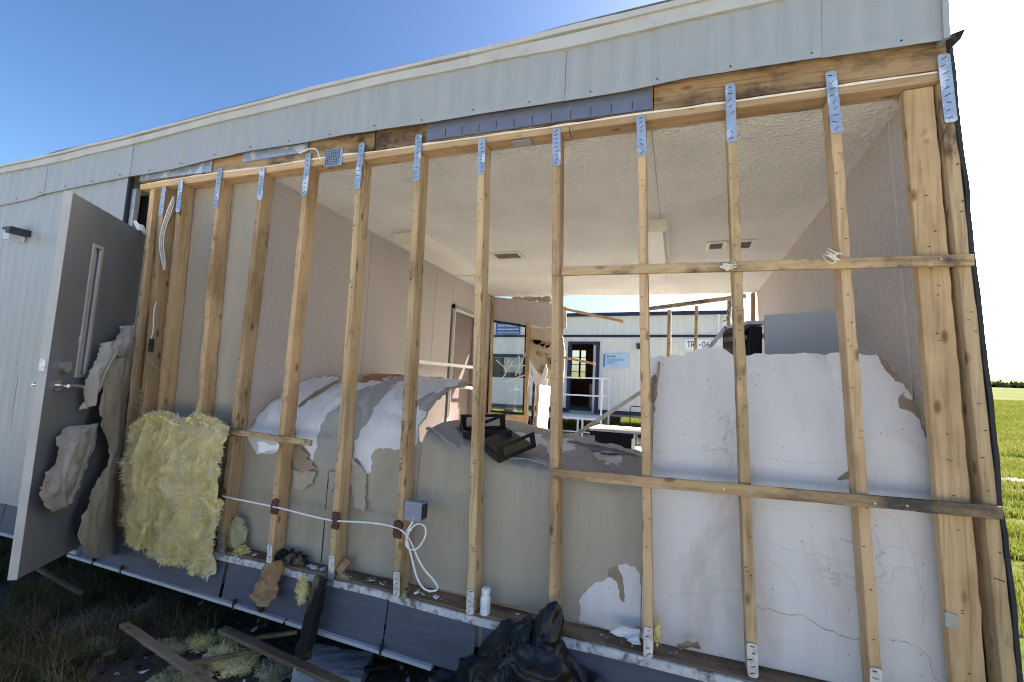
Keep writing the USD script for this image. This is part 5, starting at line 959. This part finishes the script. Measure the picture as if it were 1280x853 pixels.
fr = thing('frayed_strip', 'thin wire sticking out from under the fascia at the truss plate', 'wire', atY(395, 190, -.04)); part(fr, 'wire', tube(spline([atY(*p, -.04) for p in [(374, 192), (385, 187), (395, 187), (399, 195), (401, 201)]], 20), .004, 6), 'cable_white')

# ------------------------------------------------------------------ on the sill
bo = thing('pill_bottle', 'white plastic bottle with ribbed cap standing on the sill', 'bottle', (1.705, .02, .08)); bx_, by_, bz_ = atY(606, 768, .02); R_ = .0245
def lathe(prof, c, n=24): m = trimesh.creation.revolve(np.array(prof), sections=n); m.apply_translation(c); return m
part(bo, 'body', lathe([(0, 0), (R_ - .003, 0), (R_, .004), (R_, .075), (R_ - .003, .082), (.017, .089), (.017, .094), (0, .094)], (bx_, .02, bz_)), 'white_plastic', smooth=30)
cp = lathe([(0, .0945), (.0205, .0945), (.0205, .118), (.018, .121), (0, .121)], (bx_, .02, bz_), 48); v = np.array(cp.vertices); ang = np.arctan2(v[:, 1] - .02, v[:, 0] - bx_); rr_ = np.hypot(v[:, 1] - .02, v[:, 0] - bx_); k = 1 + .025 * np.sign(np.sin(ang * 24)) * (rr_ > .02); v[:, 0] = bx_ + (v[:, 0] - bx_) * k; v[:, 1] = .02 + (v[:, 1] - .02) * k; cp.vertices = v
part(bo, 'cap', cp, 'white_plastic')
part(bo, 'faint_print', [lathe([(R_ + .0004, z), (R_ + .0004, z + .002)], (bx_, .02, bz_), 24).slice_plane((bx_, .005, 0), (0, -1, 0)) for z in (.03, .036, .042, .052)], 'sign_pale_blue')
def chip_mesh(c, s, seed, flat):
    r = np.random.default_rng(seed); pts = r.normal(0, 1, (9, 3)); pts /= np.linalg.norm(pts, axis=1, keepdims=True); pts *= np.array([s, s * .7, s * flat]) * r.uniform(.6, 1.1, (9, 1)); h = trimesh.Trimesh(pts).convex_hull
    a = r.uniform(0, 6); h.apply_transform(trimesh.transformations.euler_matrix(r.normal(0, .25), r.normal(0, .25), a)); h.apply_translation(np.array(c) - [0, 0, h.bounds[0, 2]]); return h
def chip(c, s, seed, m, name, label, cat, group=None, flat=.25): top(name, chip_mesh(c, s, seed, flat), m, label, cat, group=group)
CHIPS = ['small white chip between the first and second base straps', 'larger white chip left of the third stud', 'second white chip in front of the larger one', 'bluish grey chip leaning at the foot of the third stud', 'long white chip lying between the third and fourth base straps', 'smaller white chip right of the long one before the fourth strap', 'white chip right of the fourth base strap under the cable loop', 'second white chip under the cable loop', 'dull fibre lump among the chips under the cable loop', 'white chip at the right end of the row under the cable loop', 'tiny grey chip farthest right under the cable loop']
for i, (px, py, s, m) in enumerate([(318, 697, .022, 'paper_scrap'), (383, 712, .035, 'paper_scrap'), (392, 719, .03, 'paper_scrap'), (404, 707, .03, 'desk_grey'), (465, 727, .03, 'paper_scrap'), (478, 729, .022, 'paper_scrap'), (520, 742, .022, 'paper_scrap'), (529, 747, .02, 'paper_scrap'), (538, 745, .018, 'dull_fluff'), (546, 748, .02, 'paper_scrap'), (552, 749, .014, 'desk_grey')]):
    q = atY(px, py, .03 + .02 * rng.random()); chip((q[0], q[1], float(FHi(q[0])) - .004), s * 1.25, 60 + i, m, 'debris_chip', CHIPS[i] + ' on the sill' * ('sill' not in CHIPS[i]), 'debris', 'chips of torn board on the sill', .12 if i % 3 else .3)
SS = {k: [] for k in range(3)}
for i in range(90):
    px = rng.choice([300, 365, 385, 400, 430, 470, 520, 540, 660, 760, 790, 850, 900]) + rng.normal(0, 12); q = atY(px, 700 + (px - 320) * .24, .03 + .05 * rng.random()); SS[i % 3].append(chip_mesh((q[0], q[1], float(FHi(q[0])) - .004), rng.uniform(.006, .018), 700 + i, .25))
for k, m in enumerate(('paper_scrap', 'brown_paper', 'grey_paper')): top('sill_scraps', SS[k], m, ('white', 'brown', 'grey')[k] + ' crumbs of broken board scattered along the sill between the studs', 'scraps', kind='stuff')
bl = thing('torn_board_heap', 'broken pieces of white board at the foot of the stud below the white patch', 'debris', atY(785, 792, .03))
for i, (pp, y, m, c) in enumerate([([(762, 790), (775, 784), (800, 786), (802, 798), (790, 800), (772, 796)], .02, 'paper_scrap', .03), ([(762, 792), (780, 786), (801, 783), (803, 790), (785, 791)], .05, 'brown_paper', .03), ([(782, 798), (800, 795), (801, 806), (790, 805)], .005, 'paper_scrap', .02)]): scrap(pp, y, bl, 'board_piece', m, c, 20 + i, None, thick=.005)
bl = thing('curled_paper_flap', 'curled brown paper flap lying on the sill under the white board', 'paper', atY(862, 808, .05)); scrap([(845, 806), (858, 801), (872, 800), (876, 812), (866, 809), (850, 811)], .05, bl, 'flap', 'brown_paper', .035, 31, None)
bl = thing('broken_brick_board', 'small broken board block leaning at the foot of the third stud', 'board', atY(432, 708, .03)); part(bl, 'block', beam(atY(424, 716, .02), atY(436, 700, .05), .04, .03, rough=.006, seg=10, seed=4), 'plywood_torn')
bl = thing('dark_moss_clump', 'dark torn clump of paper and dirt at the foot of the first stud', 'debris', atY(296, 672, .05))
s = crumple(trimesh.creation.icosphere(4, .045), .03, 22, 5); s.apply_scale((.8, .5, 1.3)); s.apply_translation(atY(297, 668, .06)); part(bl, 'clump', s, 'dull_fluff')
s = crumple(trimesh.creation.icosphere(4, .05), .035, 25, 8); s.apply_scale((1.2, .6, .8)); s.apply_translation(atY(362, 702, .05)); bl = thing('dark_debris_clump', 'dark clump of rotten debris at the foot of the second stud', 'debris', atY(362, 702, .05)); part(bl, 'clump', s, 'rotten_wood')
tp = thing('torn_plywood', 'torn brown plywood strip hanging over the sill at the second stud', 'plywood', atY(333, 740, -.06)); scrap([(345, 700), (358, 708), (352, 722), (344, 745), (336, 758), (322, 757), (312, 748), (318, 735), (326, 722), (333, 708)], -.035, tp, 'sheet', 'plywood_torn', .05, 44, None, thick=.009, slope=.05)
part(tp, 'hanging_shred', tube(spline([atY(325, 755, -.06), atY(326, 766, -.05), atY(322, 778, -.05)], 12), np.linspace(.02, .006, 12), 7), 'rotten_wood')
rp = thing('rotten_plank', 'blackened rotten plank leaning against the sill from below', 'plank', atY(385, 770, -.12)); part(rp, 'plank', beam(atY(402, 722, -.06), atY(378, 822, -.14), .088, .038, up=(.3, 1, 0), rough=.012, seg=50, seed=9), 'rotten_wood')

# ------------------------------------------------------------------ black rubbish bag
bg = thing('rubbish_bag', 'crumpled black rubbish bag slumped against the sill in the foreground', 'bag', (1.85, -.2, -.45))
def tri(t): return 1 - np.abs(np.sin(np.pi * t))
def film(name, left, right, tops_, n=110, m=90, seed=0, amp=.05, y0=-.36, bulge=.10, zb=-.46, yt=-.03):
    """one crumpled film: from the ground in front (y0) up to the sill (yt), its upper edge along tops_ (pixel columns and rows)"""
    xs_ = np.linspace(left, right, n); P = np.zeros((n, m, 3)); zt = np.array([atY(x, np.interp(x, *zip(*tops_)), yt)[2] for x in xs_]); X_ = np.array([atY(x, 800, -.15)[0] for x in xs_]); t = np.linspace(0, 1, m)
    for i in range(n):
        e = math.sin(math.pi * (i / (n - 1))) ** .5
        P[i] = np.stack([X_[i] + 0 * t, (y0 * e + yt * (1 - e)) * (1 - t) ** .8 + yt * (1 - (1 - t) ** .8) - bulge * e * np.sin(np.pi * t) * (1 - .4 * t), zb + (zt[i] - zb) * t ** .9], -1)
    w = np.stack([meshkit.fbm(P * 4 + 9 * k, 3, seed + k) for k in range(3)], -1) - .5; q = P + w * .35; N = normals(P); N = np.where(N[..., 1:2] > 0, -N, N)
    c = np.array([atY(655, 795, -.12)[0], -.12, atY(655, 795, -.12)[2]]); ang = np.arctan2(q[..., 2] - c[2], q[..., 0] - c[0]); rad = np.linalg.norm(q - c, axis=-1)
    h = tri(ang * 1.6 + meshkit.fbm(q * 2.2, 2, seed + 11) * 2.6) * np.clip(rad * 3.5, .1, 1) * amp + tri(meshkit.fbm(q * np.array([4, 4, 3]), 2, seed + 5) * 3) * amp * .4 + tri(meshkit.fbm(q * 11, 2, seed + 6) * 2.5) * amp * .10
    P = P + N * h[..., None] + w * .04; part(bg, name, grid(P, .0015), 'bag_film', smooth=60)
film('film', 512, 752, [(500, 868), (545, 842), (575, 828), (600, 808), (620, 800), (640, 795), (660, 797), (690, 795), (705, 818), (730, 842), (752, 852)], 150, 120, 3, .042)
film('fold', 596, 668, [(596, 800), (610, 785), (618, 773), (626, 771), (634, 776), (645, 770), (653, 766), (658, 780), (668, 790)], 70, 60, 17, .022, -.16, .03, -.2, -.035)
film('fold', 648, 696, [(644, 805), (654, 785), (664, 765), (674, 750), (684, 746), (693, 758), (698, 800)], 60, 80, 29, .02, -.15, .05, -.25, -.03)
film('fold', 600, 720, [(590, 848), (630, 815), (660, 810), (695, 822), (730, 852)], 90, 60, 41, .038, -.40, .10, -.46, -.20)

# ------------------------------------------------------------------ rubbish and plants on the ground below
def G(px, py, h=0.0):
    d = ray(px, py); s = ((G0 + h - CAM[2]) + GX * CAM[0] + GY * CAM[1]) / (d[2] - GX * d[0] - GY * d[1]); return CAM + d * s
for pa, pb, w, lbl in (((155, 781), (272, 862), .045, 'long brown lath on the ground nearest the lower left, left of the dark lath'), ((46, 710), (101, 742), .030, 'short pale lath sticking out from under the door'), ((278, 787), (440, 862), .055, 'dark wet lath lying in front of the rotten plank')):
    top('ground_lath', beam(G(*pa, .14 if pa[0] < 100 else .15), G(*pb, .12 if pa[0] < 100 else .13), w, .022, up=(0, 0, 1), rough=.003, seg=30, seed=int(pa[0])), 'ground_lath', lbl, 'lath')
TUFTS = ['flat torn clump of insulation left of the brown lath below the sill', 'pale clump of insulation just right of the brown lath', 'largest clump of insulation on the ground near the rotten plank', 'clump of insulation at the bottom edge beside the brown lath', 'flat grassy clump of insulation in the grass below the door', 'clump of insulation near the foot of the rotten plank', 'smallest clump of insulation at the bottom edge of the picture']
for i, (px, py, r, st_) in enumerate([(215, 808, .055, (1.9, 1.1, .45)), (255, 800, .07, (1.6, 1.2, .5)), (290, 825, .085, (1.8, 1.2, .45)), (235, 845, .07, (1.8, 1.2, .4)), (120, 808, .05, (2.0, 1, .4)), (345, 838, .06, (1.7, 1.2, .45)), (205, 852, .045, (1.6, 1, .5))]):
    tuft(G(px, py, .03), r, 90 + i, 'yellow_fluff' if i in (1, 2) else 'dull_fluff', label=TUFTS[i], stretch=st_, n=600, group='insulation clumps on the ground')
for i, (pa, pb, w, m, l_) in enumerate((((60, 838), (150, 812), .03, 'rotten_wood', 'black wet stick lying in the grass near the lower left corner'), ((300, 800), (372, 790), .035, 'plywood_torn', 'short splintered board on the ground left of the rotten plank'), ((455, 838), (535, 820), .04, 'rotten_wood', 'black wet board on the ground right of the grey block'), ((210, 835), (330, 812), .025, 'ground_lath', 'thin grey stick crossing the insulation clumps on the ground'))):
    top('ground_stick', beam(G(*pa, .09), G(*pb, .11), w, .02, up=(0, .2, 1), rough=.006, seg=30, seed=70 + i), m, l_, 'stick')
tb = thing('concrete_block', 'grey concrete block half buried in front of the rotten plank', 'block', G(430, 845)); c = G(405, 845, .05); b_ = trimesh.creation.box((.34, .2, .14)).subdivide().subdivide().subdivide(); b_ = crumple(b_, .006, 30, 4); b_.apply_transform(trimesh.transformations.euler_matrix(.05, .12, .35)); b_.apply_translation(c + [.03, .03, 0]); part(tb, 'block', b_, 'concrete')
for i, (px, py, s) in enumerate(((172, 722, .11), (190, 772, .15))):
    t = thing('grey_tarp_piece', ('small grey sheet lying under the skirt trim near the door', 'larger folded grey sheet beside the long brown lath')[i], 'tarp', G(px, py)); n = 26
    q = np.array([[[u, v, 0] for v in np.linspace(-.5, .5, n)] for u in np.linspace(-.5, .5, n)]) * [s * 1.5, s, 1]; q[..., 2] = .05 * meshkit.fbm(q * 14 + i, 3, i) + .03; c = G(px, py, .02); q = q + c; part(t, 'sheet', grid(q, .002), 'tarp', smooth=50)
GS = {k: [] for k in range(4)}
for i in range(520):
    px, py = rng.uniform(0, 560), rng.uniform(755, 860); q = G(px, py)
    if q[1] > .9: continue
    GS[i % 4 if i % 3 else 3].append(chip_mesh(q + [0, 0, .02], rng.uniform(.008, .036), 200 + i, .2))
for k, m in enumerate(['paper_scrap', 'desk_grey', 'brown_paper', 'rotten_wood']): top('ground_scraps', GS[k], m, ['white', 'grey', 'brown', 'black'][k] + ' scraps of broken board strewn on the dark ground below the sill', 'scraps', kind='stuff')
chip(G(12, 838, .03), .05, 500, 'sign_blue', 'blue_wrapper', 'crumpled blue and white wrapper in the lower left corner', 'wrapper')
def clump(n, h, spread, seed, w=.006, bend=.5):
    r = np.random.default_rng(seed); V, Fc = [], []
    for i in range(n):
        b = np.r_[r.normal(0, spread, 2), 0]; a = r.uniform(0, 6.28); l = h * r.uniform(.5, 1.15); d = np.array([math.cos(a), math.sin(a), 0]); s = np.array([-d[1], d[0], 0]) * w; o = bend * r.uniform(.2, 1) * l
        p = [b, b + d * o * .25 + [0, 0, l * .55], b + d * o + [0, 0, l * (1 - .35 * bend * r.random())]]; k = len(V); V += [p[0] - s, p[0] + s, p[1] - s * .8, p[1] + s * .8, p[2]]; Fc += [[k, k + 1, k + 3], [k, k + 3, k + 2], [k + 2, k + 3, k + 4]]
    return trimesh.Trimesh(np.array(V), np.array(Fc), process=False)
def scatter(name, protos, m, pts, scales, seed, label, cat):
    pi = UsdGeom.PointInstancer.Define(stage, '/World/' + name); r = np.random.default_rng(seed); rel = pi.CreatePrototypesRel()
    for i, pm in enumerate(protos):
        g = usdkit.mesh(stage, f'/World/{name}/blade_clump_{i + 1:03d}', pm, M[m] if isinstance(m, str) else M[m[i % len(m)]]); rel.AddTarget(g.GetPath())
    pi.CreateProtoIndicesAttr(Vt.IntArray.FromNumpy(r.integers(0, len(protos), len(pts)).astype(np.int32))); pi.CreatePositionsAttr(Vt.Vec3fArray.FromNumpy(pts.astype(np.float32)))
    a = r.uniform(0, 6.28, len(pts)) / 2; q = [Gf.Quath(float(math.cos(x)), 0, 0, float(math.sin(x))) for x in a]; pi.CreateOrientationsAttr(Vt.QuathArray(q)); s = np.repeat(np.asarray(scales)[:, None], 3, 1); pi.CreateScalesAttr(Vt.Vec3fArray.FromNumpy(s.astype(np.float32)))
    lab(pi.GetPrim(), label, cat, kind='stuff')
# sunlit field
n = 80000; r = np.random.default_rng(5); yy_ = 62 * r.random(n) ** 1.9 - 1.5; xx5 = 3.72 + np.maximum(yy_ - 1, 0) * .42 + r.random(n) * (3.2 + np.maximum(yy_, 0) * .25)
k = meshkit.fbm(np.stack([xx5 * .8, yy_ * 2.2, 0 * xx5], -1), 3, 4); keep = k > .42; xx5, yy_ = xx5[keep], yy_[keep]
scatter('field_grass', [clump(16, .085, .045, i, .004) for i in range(5)], 'field_blade', np.stack([xx5, yy_, gz(xx5, yy_) - .005], -1), r.uniform(.6, 1.3, len(xx5)) * (1 + yy_ * .03), 6, 'short sunlit green grass of the open field to the right', 'grass')
n = 9000; xx6 = r.uniform(-6, 6, n); yy6 = r.uniform(11.5, 24, n); scatter('yard_grass', [clump(12, .12, .08, 20 + i, .006) for i in range(3)], 'field_blade', np.stack([xx6, yy6, gz(xx6, yy6)], -1), r.uniform(.7, 1.4, n), 7, 'green grass growing beneath and behind the second trailer', 'grass')
n = 4200; xx7 = r.uniform(-2.8, .25, n); yy7 = r.uniform(-.9, .6, n); k = meshkit.fbm(np.stack([xx7 * 4, yy7 * 4, 0 * xx7], -1), 3, 9) - .25 * np.clip((xx7 + .6), 0, 1); keep = k > .47; xx7, yy7 = xx7[keep], yy7[keep]
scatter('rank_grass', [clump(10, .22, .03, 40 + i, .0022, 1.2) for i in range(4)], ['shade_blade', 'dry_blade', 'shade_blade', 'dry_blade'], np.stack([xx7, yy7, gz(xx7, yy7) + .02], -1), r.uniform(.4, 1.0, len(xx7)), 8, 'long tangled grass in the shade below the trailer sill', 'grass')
for i, (px, py, h_, l_) in enumerate(((28, 775, .26, 'tall upright green grass tussock under the door in the lower left corner'), (150, 765, .2, 'arching green grass tussock left of the grey sheet'))):
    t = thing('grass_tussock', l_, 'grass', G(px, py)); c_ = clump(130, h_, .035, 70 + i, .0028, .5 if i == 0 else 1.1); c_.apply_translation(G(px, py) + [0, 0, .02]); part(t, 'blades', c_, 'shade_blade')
# far trees along the horizon
def tree_mass(n, seed):
    r = np.random.default_rng(seed); V = []; Fc = []
    for i in range(n):
        x = r.uniform(140, 480); y = 520 + r.normal(0, 15) - x * .1; h = r.uniform(2, 8.5) * r.uniform(.6, 1.1) * (.7 + .6 * meshkit.noise(np.array([x * .03, 0, 0]), 3)); c = np.array([x, y, float(gz(x, y)) + h * .45])
        for j in range(36):
            d = r.normal(0, 1, 3); d /= np.linalg.norm(d); p = c + d * np.array([h * .55, h * .4, h * .5]) * r.uniform(.5, 1.05); s = r.uniform(.5, 1.3); q = r.normal(0, s, (3, 3)); k = len(V); V += list(p + q); Fc.append([k, k + 1, k + 2])
    return trimesh.Trimesh(np.array(V), np.array(Fc), process=False)
top('far_wood', tree_mass(700, 3), 'tree_leaf', 'dark line of far trees along the horizon of the field', 'trees', kind='stuff')
for i, y in enumerate((14.5, 9.2)):
    xs8 = np.linspace(6, 22 - i * 8, 60); P = np.stack([np.stack([xs8, y + o * (.22 + .2 * meshkit.fbm(np.stack([xs8, 0 * xs8 + i, 0 * xs8], -1), 3, 3)) + .5 * np.sin(xs8 * .7), gz(xs8, y + o * .3) + .02 + .01 * (1 - abs(o))], -1) for o in (-1, 0, 1)], 1)
    part('/World', 'dry_track', grid(P), 'gravel', kind='structure')
